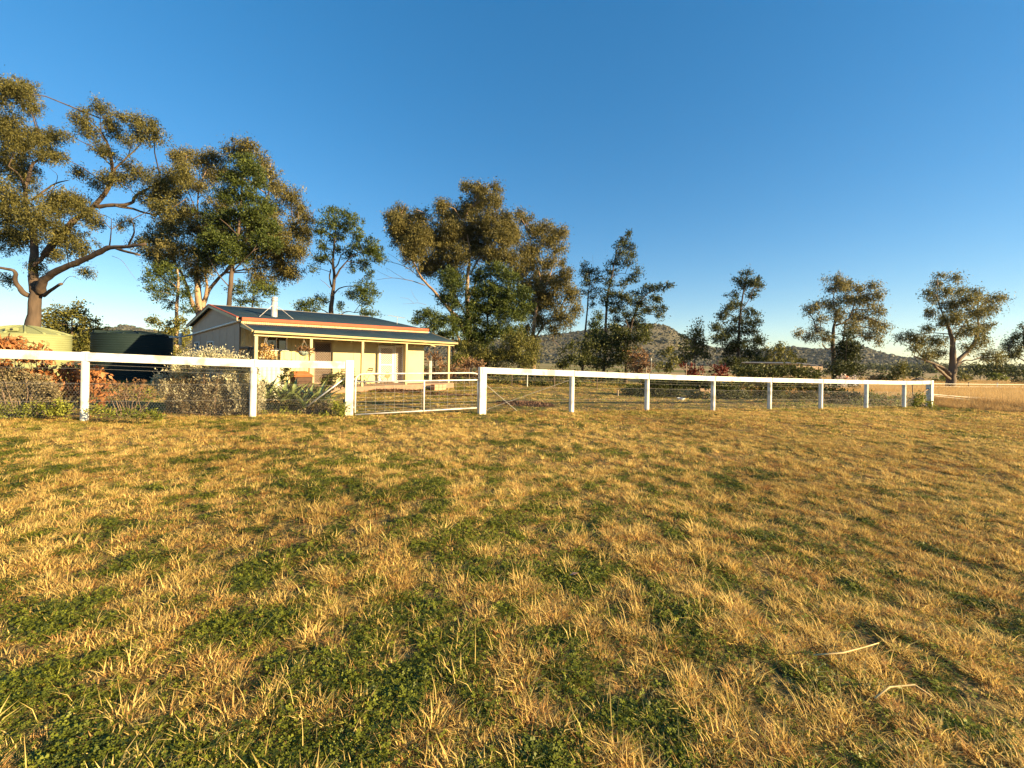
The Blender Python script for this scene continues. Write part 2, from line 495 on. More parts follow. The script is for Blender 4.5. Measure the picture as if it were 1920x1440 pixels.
def lawn(name, bands, far, label):
    P = []; I = []; S = []; T = []; R = []
    for y0, y1, per, sc in bands:
        X, Y = grass_points(y0, y1, per)
        side = fence_side(X, Y)
        s = (X - FP[0]) * FD[0] + (Y - FP[1]) * FD[1]
        if far: ok = (side > 0.15) & (s < 26.3)
        else: ok = ((side <= 0.25) | (s > 26.3)) & (in_field(X, Y) < .25)
        fq = 12 if y1 <= 3 else 10 if y1 <= 6 else 8 if y1 <= 10 else 5.5
        tall = fbm(X * fq, Y * fq, 77, 2) + .14 * (fbm(X * 1.4, Y * 1.4, 78, 2) - .5)
        pt = patch(X, Y)
        floor_ = .10 if y1 <= 3 else .16 if y1 <= 6 else .30 if y1 <= 10 else .45
        keep = _sm(tall, .38, .52) * (1 - floor_) + floor_
        clov = (tall < .47) & (RNG.uniform(0, 1, len(X)) < (.16 if y1 <= 6 else .08)) & (y1 <= 10)
        ok &= (RNG.uniform(0, 1, len(X)) < keep) | clov | ((pt > .53) & (y1 <= 10))
        X, Y, tall, pt, side, clov = X[ok], Y[ok], tall[ok], pt[ok], side[ok], clov[ok]
        n = len(X); u = RNG.uniform(0, 1, n)
        p_green = _sm(pt, .52, .61)
        # a greener strip against the fence and in the house yard
        strip = np.exp(-((side + .9) / .8) ** 2) * .35 * (vnoise(X * .8, Y * .8, 4) > .4)
        if y1 <= 10:
            straw = np.choose(RNG.choice(4, n, p=[.40, .16, .36, .08]), [0, 1, 2, 6])
            idx = np.where(RNG.uniform(0, 1, n) < .13 + .25 * p_green + strip, 3, straw)
            idx = np.where((u < p_green * .70) | (clov & (u < .8)), np.where(RNG.uniform(0, 1, n) < .75, 4, 5), idx)
        else:
            gf = .17 + .40 * p_green + strip + (.22 if far else 0.0)
            idx = np.where(u < gf, 8, np.where(RNG.uniform(0, 1, n) < .60, 7, 9))
            idx = np.where((pt > .60) & (RNG.uniform(0, 1, n) < .5), 5, idx)
        hs = np.where((idx == 4) | (idx == 5), 1.0, .62 + .75 * _sm(tall, .42, .68))
        P.append(np.stack([X, Y, G(X, Y)], 1)); I.append(idx)
        S.append(sc * RNG.uniform(.7, 1.25, n) * hs * np.where(idx == 5, 1 + .12 * max(0, y0 - 6), 1))
        T.append(np.clip(RNG.normal(.5, .27, n) + .5 * (vnoise(X * .5, Y * .5, 8) - .5), 0, 1))
        R.append(np.stack([RNG.normal(0, .10, n), RNG.normal(0, .10, n), RNG.uniform(0, 6.28, n)], 1))
    scatter(name, np.concatenate(P), np.concatenate(I), np.concatenate(R), np.concatenate(S), np.concatenate(T), protos, label=label)

lawn("lawn_grass", [(1.0, 3.0, 2000, 1.0), (3.0, 6.0, 1050, 1.1), (6.0, 10.0, 430, 1.3), (10.0, 16.0, 170, 1.25), (16.0, 30.0, 60, 1.6)], False,
     "short straw coloured grass with green clover patches in front of the white fence")
lawn("yard_grass", [(8.5, 18.0, 50, 1.1), (18.0, 30.0, 26, 1.5), (30.0, 52.0, 9, 2.2)], True, "short yellow green grass of the yard behind the white fence")

# tall dry grass of the field right of the fence end
M_tall = leafmat("tall_straw", (.40, .25, .10), (.72, .50, .22), .35, True, .6, .2)
tprotos = [blade_proto("tall_a", 26, .16, .50, .010, .30, M_tall, flat=.05), blade_proto("tall_b", 22, .18, .62, .009, .38, M_tall, flat=.08)]
n = 60000
Y = RNG.uniform(17, 74, n); X = RNG.uniform(.50, 1.40, n) * Y
s = (X - FP[0]) * FD[0] + (Y - FP[1]) * FD[1]
ok = ((in_field(X, Y) > .0) & (fence_side(X, Y) < 6)) | ((fence_side(X, Y) > 5.9) & (Y > 30))
X, Y = X[ok], Y[ok]; n = len(X)
scatter("field_grass", np.stack([X, Y, G(X, Y)], 1), RNG.integers(0, 2, n), np.stack([RNG.normal(0, .08, n), RNG.normal(0, .08, n), RNG.uniform(0, 6.28, n)], 1),
        RNG.uniform(.65, 1.15, n) * (1 + .012 * Y) * np.where(Y < 30, .35 + .65 * _sm(in_field(X, Y) + .5 * vnoise(X * 1.3, Y * 1.3, 5), .0, 2.2), 1), np.clip(RNG.normal(.5, .25, n), 0, 1), tprotos, label="tall dry straw grass in the field right of the white fence")
# ------------------------------------------------------------------ white post and rail fence
M_white = mat("white_paint", (.76, .74, .68), (.66, .63, .56), 5, .5, bump=.2, bscale=50, c3=(.46, .40, .32), s3=3.2, stretch=(1, 1, .35))
M_galv = mat("galvanised_steel", (.55, .55, .54), (.38, .38, .37), 12, .42, metal=.6)
M_wire = mat("fence_wire", (.46, .44, .40), (.32, .30, .28), 20, .4, metal=.5)
FD3 = np.array([FD[0], FD[1], 0]); FN3 = np.array([FN[0], FN[1], 0])

def fence_post(parent, s, ytop, x, r, square=False, sides=20, label=None):
    p = fence_at(s); gz = g(*p)
    top = W(x, ytop, p[1])[2]
    b = MB()
    if square:
        b.box((p[0], p[1], (top + gz - .15) / 2), (r * 2, r * 2, top - gz + .15), FD3)
        return b.build("post", M_white, parent, bevel=.012, label=label), top
    b.tube([(p[0], p[1], gz - .15), (p[0], p[1], gz + .4), (p[0], p[1], top - .012), (p[0], p[1], top)], [r, r * .98, r * .96, r * .88], sides)
    return b.build("post", M_white, parent, smooth=False, label=label), top

def fence_rail(parent, s0, z0, s1, z1, gap0=.012, gap1=.012, h=.185, t=.05, off=-.055):
    L = s1 - s0
    a = s0 + gap0; c = s1 - gap1
    za = z0 + (z1 - z0) * gap0 / L; zc = z1 - (z1 - z0) * gap1 / L
    P = []
    for dz in (-h, 0):
        for s_, z_, o in ((a, za, off - t / 2), (c, zc, off - t / 2), (c, zc, off + t / 2), (a, za, off + t / 2)):
            q = fence_at(s_) + FN * o
            P.append((q[0], q[1], z_ + dz))
    b = MB(); b.hexa(P); return b.build("rail", M_white, parent, bevel=.006)

def fence_wire(parent, pts, r=.0022):
    b = MB(); P = []
    for (s0, z0), (s1, z1) in zip(pts[:-1], pts[1:]):
        for k in range(4):
            t = k / 4; sag = -.012 * 4 * t * (1 - t)
            q = fence_at(s0 + (s1 - s0) * t); P.append((q[0], q[1], z0 + (z1 - z0) * t + sag))
    q = fence_at(pts[-1][0]); P.append((q[0], q[1], pts[-1][1]))
    b.tube(P, r, 5); return b.build("wire", M_wire, parent)

def hex_netting(parent, s0, s1, hfun, cell=.052, r=.0013):
    """chicken wire: hexagons between s0 and s1, as three sided wires"""
    row = cell * .87
    S = []; E = []
    nc = int((s1 - s0) / cell)
    for j in range(24):
        z = .02 + j * row
        off = (j % 2) * .5
        for i in range(nc):
            sa = s0 + (i + off) * cell; top = hfun(sa)
            if z + row > top: continue
            # flat-sided hexagon with twisted upright sides
            a = (sa, z + row * .28); b_ = (sa, z + row * .72); c_ = (sa + cell / 2, z + row * 1.0)
            E += [(a, b_), (b_, c_), (b_, (sa - cell / 2, z + row)), ]
            E[-2] = (b_, (sa + cell / 2, z + row * 1.28)); E[-1] = (b_, (sa - cell / 2, z + row * 1.28))
    E = np.array(E); n = len(E)
    def pt(q):
        xy = FP[None] + FD[None] * q[:, :1] + FN[None] * .02
        return np.concatenate([xy, (G(xy[:, 0], xy[:, 1]) + q[:, 1])[:, None]], 1)
    A, B = pt(E[:, 0]), pt(E[:, 1]); D = unit(B - A)
    u = np.tile(FN3, (n, 1)); w = np.cross(D, u)
    ring = [math.pi / 2 + k * 2.0944 for k in range(3)]
    offs = [r * (math.cos(t) * u + math.sin(t) * w) for t in ring]
    Q = []
    for k in range(3):
        o1, o2 = offs[k], offs[(k + 1) % 3]
        Q.append(np.stack([A + o1, A + o2, B + o2, B + o1], 1))
    return soup("netting", np.concatenate(Q).reshape(-1, 3), 4, M_wire, parent, kind="stuff")

def wires_between(parent, posts, netting=True, levels=(.27, .36)):
    """posts: [(s, top)]; strands hang below the rail, netting reaches knee height"""
    for d in levels:
        fence_wire(parent, [(s, t - d) for s, t in posts])
    fence_wire(parent, [(s, g(*fence_at(s)) + .80) for s, t in posts])
    fence_wire(parent, [(s, g(*fence_at(s)) + .42) for s, t in posts])
    if netting: hex_netting(parent, posts[0][0], posts[-1][0], lambda s: .80, r=.0013 if posts[0][0] < -5 else .0007)

fl = fence_at(fence_s(475))
lf = thing("white_fence", "white post and rail fence with wire netting left of the gate", "fence", (fl[0], fl[1], g(*fl)), "white post and rail fences")
LP = []
for x, yt, r, sq in ((-215, 646, .075, False), (160, 659.5, .07, False), (475.5, 673.5, .075, False), (656, 675.5, .10, True)):
    s = fence_s(x); o, t = fence_post(lf, s, yt, x, r, sq); LP.append((s, t))
for (s0, z0), (s1, z1), gb in zip(LP[:-1], LP[1:], (.02, .02, .10)):
    fence_rail(lf, s0, z0 - .012, s1, z1 - (.012 if gb < .05 else .035), .03, gb)
wires_between(lf, LP)
# diagonal steel stay of the gate post
b = MB(); p = fence_at(LP[3][0] - .10); q = fence_at(LP[3][0] - 1.02) + FN * .02
b.tube([(p[0], p[1], g(*p) + 1.0), (q[0], q[1], g(*q) + .22)], .02, 10); b.build("stay", M_galv, lf, smooth=True)
# short black and white offcuts of pipe standing behind the gate post
b = MB(); q = fence_at(LP[3][0] - .12) + FN * .10
b.tube([(q[0], q[1], g(*q)), (q[0], q[1], g(*q) + .42)], .028, 12)
M_blackp = mat("black_poly", (.02, .02, .02), (.012, .012, .012), 9, .4)
pp = thing("black_pipe", "short black pipe standing against the left gate post", "pipe", (q[0], q[1], g(*q)))
b.build("pipe", M_blackp, pp, smooth=True)
b = MB(); q = fence_at(LP[3][0] - .09) + FN * .02
b.tube([(q[0] + .0, q[1], g(*q)), (q[0], q[1], g(*q) + .44)], .018, 10)
pw = thing("white_pipe", "short white pipe standing beside the black pipe at the left gate post", "pipe", (q[0], q[1], g(*q)))
b.build("pipe", M_white, pw, smooth=True)

fr = fence_at(fence_s(1214))
rf = thing("white_fence", "long white post and rail fence with wires right of the gate", "fence", (fr[0], fr[1], g(*fr)), "white post and rail fences")
RP = []
for x, yt, r, sq in ((905, 688.5, .105, True), (1073, 694.5, .085, False), (1214, 700.5, .085, False), (1338, 705, .085, False), (1444, 708, .085, False),
                     (1540, 710.5, .085, False), (1625, 712.5, .085, False), (1696, 714, .085, False), (1744, 713, .12, True)):
    s = fence_s(x); o, t = fence_post(rf, s, yt, x, r, sq, label="white gate post, grey and flaking on its shaded side" if x == 905 else None); RP.append((s, t))
for k, ((s0, z0), (s1, z1)) in enumerate(zip(RP[:-1], RP[1:])):
    fence_rail(rf, s0, z0 - (.0 if k == 0 else .008), s1, z1 - (.02 if k == 7 else .008), -.04 if k == 0 else .035, .0 if k < 7 else .06, off=-.075 if k else -.09)
wires_between(rf, RP)
# wire stays and prop of the first bay, timber prop at the far end
b = MB(); p = fence_at(RP[0][0] + .1); q = fence_at(RP[1][0])
b.tube([(p[0], p[1], g(*p) + .12), (q[0], q[1], g(*q) + 1.08)], .005, 6); b.build("brace_wire", M_wire, rf)
b = MB(); b.tube([(p[0], p[1], g(*p) + .9), tuple(fence_at(RP[0][0] + 1.15)) + (g(*fence_at(RP[0][0] + 1.15)) + .05,)], .006, 6); b.build("brace_wire", M_wire, rf)
M_oldwood = mat("old_timber", (.20, .14, .09), (.10, .07, .045), 6, .85, bump=.4, stretch=(1, 1, .2))
b = MB(); p = fence_at(RP[8][0] - .12); q = fence_at(RP[8][0] - 2.1) + FN * .1
b.tube([(p[0], p[1], g(*p) + .98), (q[0], q[1], g(*q) + .25)], .035, 8); b.build("prop", M_oldwood, rf, smooth=True)

# ------------------------------------------------------------------ gate
sg0, sg1 = LP[3][0] + .15, RP[0][0] - .13
gp = fence_at(sg0)
gate = thing("farm_gate", "white tubular steel farm gate with wire mesh between the two big gate posts", "gate", (gp[0], gp[1], g(*gp)))
M_gate = mat("gate_paint", (.74, .71, .66), (.60, .57, .52), 9, .4, c3=(.45, .40, .34), s3=3)
def gpt(u, h):
    """u 0..1 along the gate, h above the ground at its hinge"""
    q = fence_at(sg0 + (sg1 - sg0) * u) - FN * .02
    return (q[0], q[1], g(*gp) + .02 + h + .045 * u)
R = .021
b = MB()
b.tube([gpt(0, .05), gpt(0, .90), gpt(.008, 1.0), gpt(.03, 1.07), gpt(.06, 1.09), gpt(.5, 1.085), gpt(.93, 1.085), gpt(.975, 1.07), gpt(1, 1.03)], R, 10)
b.build("top_rail", M_gate, gate, smooth=True)
b = MB(); b.tube([gpt(.005, .875), gpt(1, .875)], R, 10); b.build("middle_rail", M_gate, gate, smooth=True)
b = MB(); b.tube([gpt(0, .0), gpt(.5, .02), gpt(1, .04)], R * .9, 10); b.build("bottom_rail", M_gate, gate, smooth=True)
b = MB(); b.tube([gpt(.53, .0), gpt(.53, .90)], R * 1.15, 10); b.build("upright", M_gate, gate, smooth=True)
b = MB(); b.tube([gpt(.995, .03), gpt(.995, .89)], R * .8, 10); b.build("upright", M_gate, gate, smooth=True)
for k in range(1, 14):
    u = k * .0725 + .004
    b = MB(); b.tube([gpt(u, .02), gpt(u, .875)], .0032, 5); b.build("mesh_wire", M_wire, gate)
for h in (.07, .15, .24, .34, .45, .57, .70, .79):
    b = MB(); b.tube([gpt(.0, h), gpt(1, h)], .003, 5); b.build("mesh_wire", M_wire, gate)
b = MB(); b.box(gpt(-.018, .20), (.10, .02, .03), FD3); b.build("hinge", M_galv, gate)
b = MB(); b.box(gpt(-.018, .95), (.10, .02, .03), FD3); b.build("hinge", M_galv, gate)

# ------------------------------------------------------------------ house (local: a along the front, b to the back, z above the lens)
HT = math.radians(50)
HD = np.array([math.cos(HT), math.sin(HT), 0]); HN = np.array([-math.sin(HT), math.cos(HT), 0])
H0 = np.array([-11.28, 16.74, CAMZ])
def H(a, b_, z): return H0 + HD * a + HN * b_ + np.array([0, 0, z])
house = thing("house", "cream cladded cottage with blue grey corrugated roof and front verandah behind the white fence", "house", H(0, 0, -1.5))
M_cream = mat("cream_wall", (.52, .435, .215), (.495, .415, .205), 3, .6, bump=.05, bscale=40, c3=(.45, .375, .18), s3=1.2)
M_creamd = mat("cream_trim", (.48, .375, .18), (.43, .33, .155), 6, .5)
M_gable = mat("shaded_cream", (.42, .31, .23), (.38, .28, .205), 4, .65, bump=.05)  # the cream wall paint with its shade put into a duller taupe
M_roof = mat("blue_grey_roofing", (.018, .036, .052), (.014, .028, .042), 2.0, .45, metal=.05, c3=(.026, .038, .048), s3=1.5)
M_orange = mat("terracotta_gutter", (.40, .075, .026), (.34, .062, .022), 5, .55)
M_flash = mat("pale_flashing", (.62, .46, .26), (.50, .34, .18), 7, .6)
M_whitef = mat("white_frame", (.78, .74, .66), (.70, .66, .58), 7, .45)
M_glass = mat("dark_glass", (.012, .013, .015), (.008, .008, .010), 2, .04, spec=.8)
M_concrete = mat("pink_concrete", (.30, .19, .125), (.23, .145, .095), 4, .9, bump=.2)
M_pipe = mat("pvc_pipe", (.72, .70, .66), (.62, .60, .56), 5, .4)
M_rust = mat("rusty_lid", (.48, .14, .035), (.33, .09, .028), 9, .7, bump=.3)
M_brown = mat("brown_boards", (.085, .042, .024), (.055, .028, .016), 7, .75, bump=.3)

def hbox(mb, a0, a1, b0, b1, z0, z1):
    return mb.hexa([H(a0, b0, z0), H(a1, b0, z0), H(a1, b1, z0), H(a0, b1, z0), H(a0, b0, z1), H(a1, b0, z1), H(a1, b1, z1), H(a0, b1, z1)])

def ribbed(a0, a1, b_, z0, z1, pitch=.19, depth=.018):
    """vertical ribbed cladding as one sheet with a back"""
    P = []; a = a0
    while a < a1 - 1e-4:
        for d, o in ((0, 0), (.62, 0), (.68, 1), (.94, 1)):
            x = a + d * pitch
            if x <= a1: P.append((x, b_ + depth * o))
        a += pitch
    P.append((a1, b_))
    m_ = MB(); n_ = len(P)
    V = [H(x, y, z0) for x, y in P] + [H(x, y, z1) for x, y in P]
    m_.add(V, [(i, i + 1, n_ + i + 1, n_ + i) for i in range(n_ - 1)])
    return m_
# front wall: ribbed at the left, smooth panels at the right
FL = -1.33
ribbed(.0, .98, 0, FL, 1.4).build("wall", M_cream, house)
ribbed(.98, 1.86, 0, FL, .28).build("wall", M_cream, house)
ribbed(.98, 1.86, 0, .88, 1.4).build("wall", M_cream, house)
ribbed(1.86, 2.93, 0, FL, 1.4).build("wall", M_cream, house)
b = MB(); hbox(b, 2.93, 3.95, 0, .05, .80, 1.4); b.build("wall", M_cream, house)
for a0, a1 in ((3.95, 5.02), (5.03, 6.42)):
    b = MB(); hbox(b, a0, a1, 0, .05, FL, 1.4); b.build("wall_panel", M_cream, house)
b = MB(); hbox(b, 6.42, 8.84, .0, .05, .72, 1.5); b.build("wall_panel", M_cream, house)
b = MB(); hbox(b, 7.40, 8.84, .06, .10, FL, .72); b.build("wall_panel", M_cream, house)
# projecting bay at the right end
b = MB(); hbox(b, 7.76, 8.86, -.75, .0, -1.40, .86); b.build("bay", M_cream, house, bevel=.005)
b = MB(); hbox(b, 7.74, 7.80, -.765, -.70, -1.40, .84); b.build("bay_corner", M_creamd, house)
# gable end
b = MB()
V = [H(0, 0, FL - .2), H(0, 7.5, FL - .2), H(0, 7.5, 1.50), H(0, 3.75, 2.33), H(0, 0, 1.52)]
V2 = [v + HD * .06 for v in V]
b.add(V + V2, [(4, 3, 2, 1, 0), (5, 6, 7, 8, 9)] + [(i, (i + 1) % 5, 5 + (i + 1) % 5, 5 + i) for i in range(5)])
b.build("gable_wall", M_gable, house)
for k in range(7):
    b = MB(); bb = .55 + k * 1.07
    hbox(b, -.008, .002, bb, bb + .02, FL - .2, 1.2); b.build("cover_strip", M_gable, house)
b = MB(); V = [H(8.8, 0, FL), H(8.8, 7.5, FL), H(8.8, 7.5, 1.50), H(8.0, 3.75, 2.5), H(8.8, 0, 1.52)]
V2 = [v + HD * .06 for v in V]
b.add(V + V2, [(4, 3, 2, 1, 0), (5, 6, 7, 8, 9)] + [(i, (i + 1) % 5, 5 + (i + 1) % 5, 5 + i) for i in range(5)])
b.build("end_wall", M_gable, house)
b = MB(); hbox(b, .05, 8.85, 7.44, 7.5, FL - .2, 1.5); b.build("back_wall", M_gable, house)
b = MB(); hbox(b, -.1, 10.1, -1.93, 7.6, -1.62, FL); b.build("slab", M_concrete, house, bevel=.01)

# corrugated roofing: each sheet a piece of its own
def corrugated(p00, p10, p01, p11, name, parent, m, pitch=.076, amp=.010, waves=None):
    """sheet from eave corners p00-p10 to ridge corners p01-p11"""
    p00, p10, p01, p11 = map(np.array, (p00, p10, p01, p11))
    Wd = np.linalg.norm(p10 - p00); k = max(2, int(round(Wd / pitch))) ; n_ = k * 6 + 1
    nrm = np.cross(p10 - p00, p01 - p00); nrm /= np.linalg.norm(nrm); nrm = nrm if nrm[2] > 0 else -nrm
    t = np.linspace(0, 1, n_); off = amp * np.sin(t * k * 2 * math.pi)
    lo = p00 + (p10 - p00) * t[:, None] + nrm * off[:, None]; hi = p01 + (p11 - p01) * t[:, None] + nrm * off[:, None]
    m_ = MB(); m_.add(np.concatenate([lo, hi, lo - nrm * .004, hi - nrm * .004]),
          [(i, i + 1, n_ + i + 1, n_ + i) for i in range(n_ - 1)] + [(2 * n_ + i + 1, 2 * n_ + i, 3 * n_ + i, 3 * n_ + i + 1) for i in range(n_ - 1)]
          + [(i + 1, i, 2 * n_ + i, 2 * n_ + i + 1) for i in range(n_ - 1)])
    return m_.build(name, m, parent, smooth=True)

def zg(a): return 1.57 + .021 * a          # main gutter line
def zr(a): return 2.38 + .026 * a          # ridge line
M_cap = mat("ridge_capping", (.42, .36, .27), (.34, .29, .21), 4, .5)
# ridge cap is the roof part; sheets hang under it
b = MB()
A0, A1 = -.18, 8.05
for bb, dz in ((-.14, -.035),):
    b.add([H(A0, 3.75 - .16, zr(A0) - .02), H(A1, 3.75 - .16, zr(A1) - .02), H(A1, 3.75, zr(A1) + .022), H(A0, 3.75, zr(A0) + .022), H(A0, 3.91, zr(A0) - .02), H(A1, 3.91, zr(A1) - .02)],
          [(0, 1, 2, 3), (3, 2, 5, 4)])
roof = b.build("roof", M_cap, house, label="main gabled roof with pale ridge capping")
NS = 11
for k in range(NS):
    a0, a1 = A0 + (A1 - A0) * k / NS, A0 + (A1 - A0) * (k + 1) / NS - .004
    e0, e1 = A0 + (9.0 - A0) * k / NS, A0 + (9.0 - A0) * (k + 1) / NS - .004
    dz = .003 * (k % 2)
    corrugated(H(e0, -.36, zg(e0) + .01 + dz), H(e1, -.36, zg(e1) + .01 + dz), H(a0, 3.75, zr(a0) + dz), H(a1, 3.75, zr(a1) + dz), "roof_sheet", roof, M_roof)
    corrugated(H(a1, 7.86, zg(a1) - .04 + dz), H(a0, 7.86, zg(a0) - .04 + dz), H(a1, 3.75, zr(a1) + dz), H(a0, 3.75, zr(a0) + dz), "roof_sheet", roof, M_roof)
# barge boards on the gable
for s0, s1 in ((-.36, 3.75), (7.86, 3.75)):
    b = MB()
    za, zb = (zg(0) - .015, zr(0) - .005)
    b.hexa([H(-.20, s0, za - .13), H(-.165, s0, za - .13), H(-.165, s1, zb - .13), H(-.20, s1, zb - .13), H(-.20, s0, za), H(-.165, s0, za), H(-.165, s1, zb), H(-.20, s1, zb)])
    b.build("barge_board", M_creamd, house)
    b = MB()
    b.hexa([H(-.215, s0, za - .02), H(-.13, s0, za - .02), H(-.13, s1, zb - .02), H(-.215, s1, zb - .02), H(-.215, s0, za + .028), H(-.13, s0, za + .028), H(-.13, s1, zb + .028), H(-.215, s1, zb + .028)])
    b.build("barge_flashing", M_orange, house)
# terracotta gutter and pale flashing below it
b = MB(); ga0, ga1 = -.05, 9.42
b.hexa([H(ga0, -.46, zg(ga0) - .15), H(ga1, -.46, zg(ga1) - .15), H(ga1, -.34, zg(ga1) - .15), H(ga0, -.34, zg(ga0) - .15), H(ga0, -.48, zg(ga0)), H(ga1, -.48, zg(ga1)), H(ga1, -.34, zg(ga1)), H(ga0, -.34, zg(ga0))])
b.build("gutter", M_orange, house, bevel=.015, label="terracotta coloured gutter of the main roof")
n_ = 124; P = []
for i in range(n_ * 4 + 1):
    a = ga0 + (ga1 - ga0) * i / (n_ * 4); P.append((a, -.40 + .012 * math.sin(i / 4 * 2 * math.pi)))
b = MB(); V = [H(a, y, zg(a) - .27) for a, y in P] + [H(a, y, zg(a) - .14) for a, y in P]; m1 = len(P)
b.add(V, [(i, i + 1, m1 + i + 1, m1 + i) for i in range(m1 - 1)]); b.build("flashing", M_flash, house)
# verandah roof
ve0, ve1, vt0, vt1 = -.12, 10.22, -.02, 9.62
vr = MB(); vr.hexa([H(vt0, -.42, zg(vt0) - .30), H(vt1, -.42, zg(vt1) - .30), H(vt1, -.34, zg(vt1) - .30), H(vt0, -.34, zg(vt0) - .30),
                    H(vt0, -.42, zg(vt0) - .262), H(vt1, -.42, zg(vt1) - .262), H(vt1, -.34, zg(vt1) - .262), H(vt0, -.34, zg(vt0) - .262)])
vroof = vr.build("verandah_roof", M_flash, house)
for k in range(13):
    a0, a1 = k / 13, (k + 1) / 13
    L = lambda p, q, t: p + (q - p) * t
    corrugated(H(L(ve0, ve1, a0), -2.02, .965), H(L(ve0, ve1, a1) - .004, -2.02, .965), H(L(vt0, vt1, a0), -.40, zg(L(vt0, vt1, a0)) - .25), H(L(vt0, vt1, a1) - .004, -.40, zg(L(vt0, vt1, a1)) - .25), "roof_sheet", vroof, M_roof)
for (pa, qa) in ((H(ve0 - .03, -2.03, .955), H(vt0 - .03, -.40, zg(0) - .255)), (H(ve1 + .03, -2.03, .955), H(vt1 + .03, -.40, zg(9.6) - .255))):
    b = MB(); b.beam(pa, qa, .05, .07); b.build("barge_board", M_creamd, house)
b = MB(); b.add([H(ve0, -2.02, .93), H(vt0, -.40, zg(0) - .30), H(vt0, -.40, .80), H(ve0, -1.95, .80)], [(0, 1, 2, 3)])
ribbed_end = b
b = MB(); b.hexa([H(ve0, -2.10, .875), H(ve1, -2.10, .875), H(ve1, -2.0, .875), H(ve0, -2.0, .875), H(ve0, -2.12, .965), H(ve1, -2.12, .965), H(ve1, -2.0, .965), H(ve0, -2.0, .965)])
b.build("verandah_gutter", M_creamd, house, bevel=.01)
b = MB(); hbox(b, ve0 + .06, ve1 - .10, -1.90, -1.80, .775, .872); b.build("verandah_beam", M_creamd, house, bevel=.004)
for a in (0.04, 1.2, 2.4, 3.6, 4.8, 6.0, 7.2, 8.4, 9.5):
    b = MB(); b.beam(H(a, -1.9, .915), H(a, -.05, zg(a) - .33), .045, .09); b.build("rafter", M_creamd, house)
for a in (.04, 2.11, 4.47, 6.91, 9.78):
    p = H(a, -1.8, 0); z0 = g(p[0], p[1]) - CAMZ - .1
    b = MB(); hbox(b, a - .055, a + .055, -1.855, -1.745, min(z0, -1.6), .80); b.build("verandah_post", M_creamd, house, bevel=.004)

# front window
wf = MB()
for a0, a1, z0, z1 in ((.98, 1.04, .28, .88), (1.80, 1.86, .28, .88), (1.04, 1.80, .28, .34), (1.04, 1.80, .82, .88), (1.395, 1.43, .34, .82)):
    hbox(wf, a0, a1, -.035, .04, z0, z1)
wf = wf.build("window", M_whitef, house, label="two paned window under the verandah")
for a0, a1 in ((1.04, 1.395), (1.43, 1.80)):
    b = MB(); hbox(b, a0, a1, .0, .012, .34, .82); b.build("pane", M_glass, wf)
b = MB(); hbox(b, .95, 1.90, -.08, -.036, .245, .279); b.build("sill", M_whitef, wf)
# gable windows
for b0, b1, z0, z1 in ((3.52, 4.55, -.30, .67), (6.0, 6.82, .12, .69)):
    w_ = MB()
    mid = (b0 + b1) / 2
    for c0, c1, e0, e1 in ((b0, b0 + .06, z0, z1), (b1 - .06, b1, z0, z1), (b0 + .06, b1 - .06, z0, z0 + .06), (b0 + .06, b1 - .06, z1 - .06, z1), (mid - .02, mid + .02, z0 + .06, z1 - .06)):
        w_.hexa([H(-.05, c0, e0), H(-.002, c0, e0), H(-.002, c1, e0), H(-.05, c1, e0), H(-.05, c0, e1), H(-.002, c0, e1), H(-.002, c1, e1), H(-.05, c1, e1)])
    w_ = w_.build("window", M_pipe, house)
    for c0, c1 in ((b0 + .06, mid - .02), (mid + .02, b1 - .06)):
        b = MB(); b.hexa([H(-.02, c0, z0 + .06), H(-.01, c0, z0 + .06), H(-.01, c1, z0 + .06), H(-.02, c1, z0 + .06), H(-.02, c0, z1 - .06), H(-.01, c0, z1 - .06), H(-.01, c1, z1 - .06), H(-.02, c1, z1 - .06)])
        b.build("pane", M_glass, w_)
    if z0 > 0:
        b = MB(); b.hexa([H(-.10, b0 - .05, z0 - .06), H(-.002, b0 - .05, z0 - .06), H(-.002, b1 + .05, z0 - .06), H(-.10, b1 + .05, z0 - .06), H(-.10, b0 - .05, z0), H(-.002, b0 - .05, z0), H(-.002, b1 + .05, z0), H(-.10, b1 + .05, z0)])
        b.build("sill", M_pipe, w_)

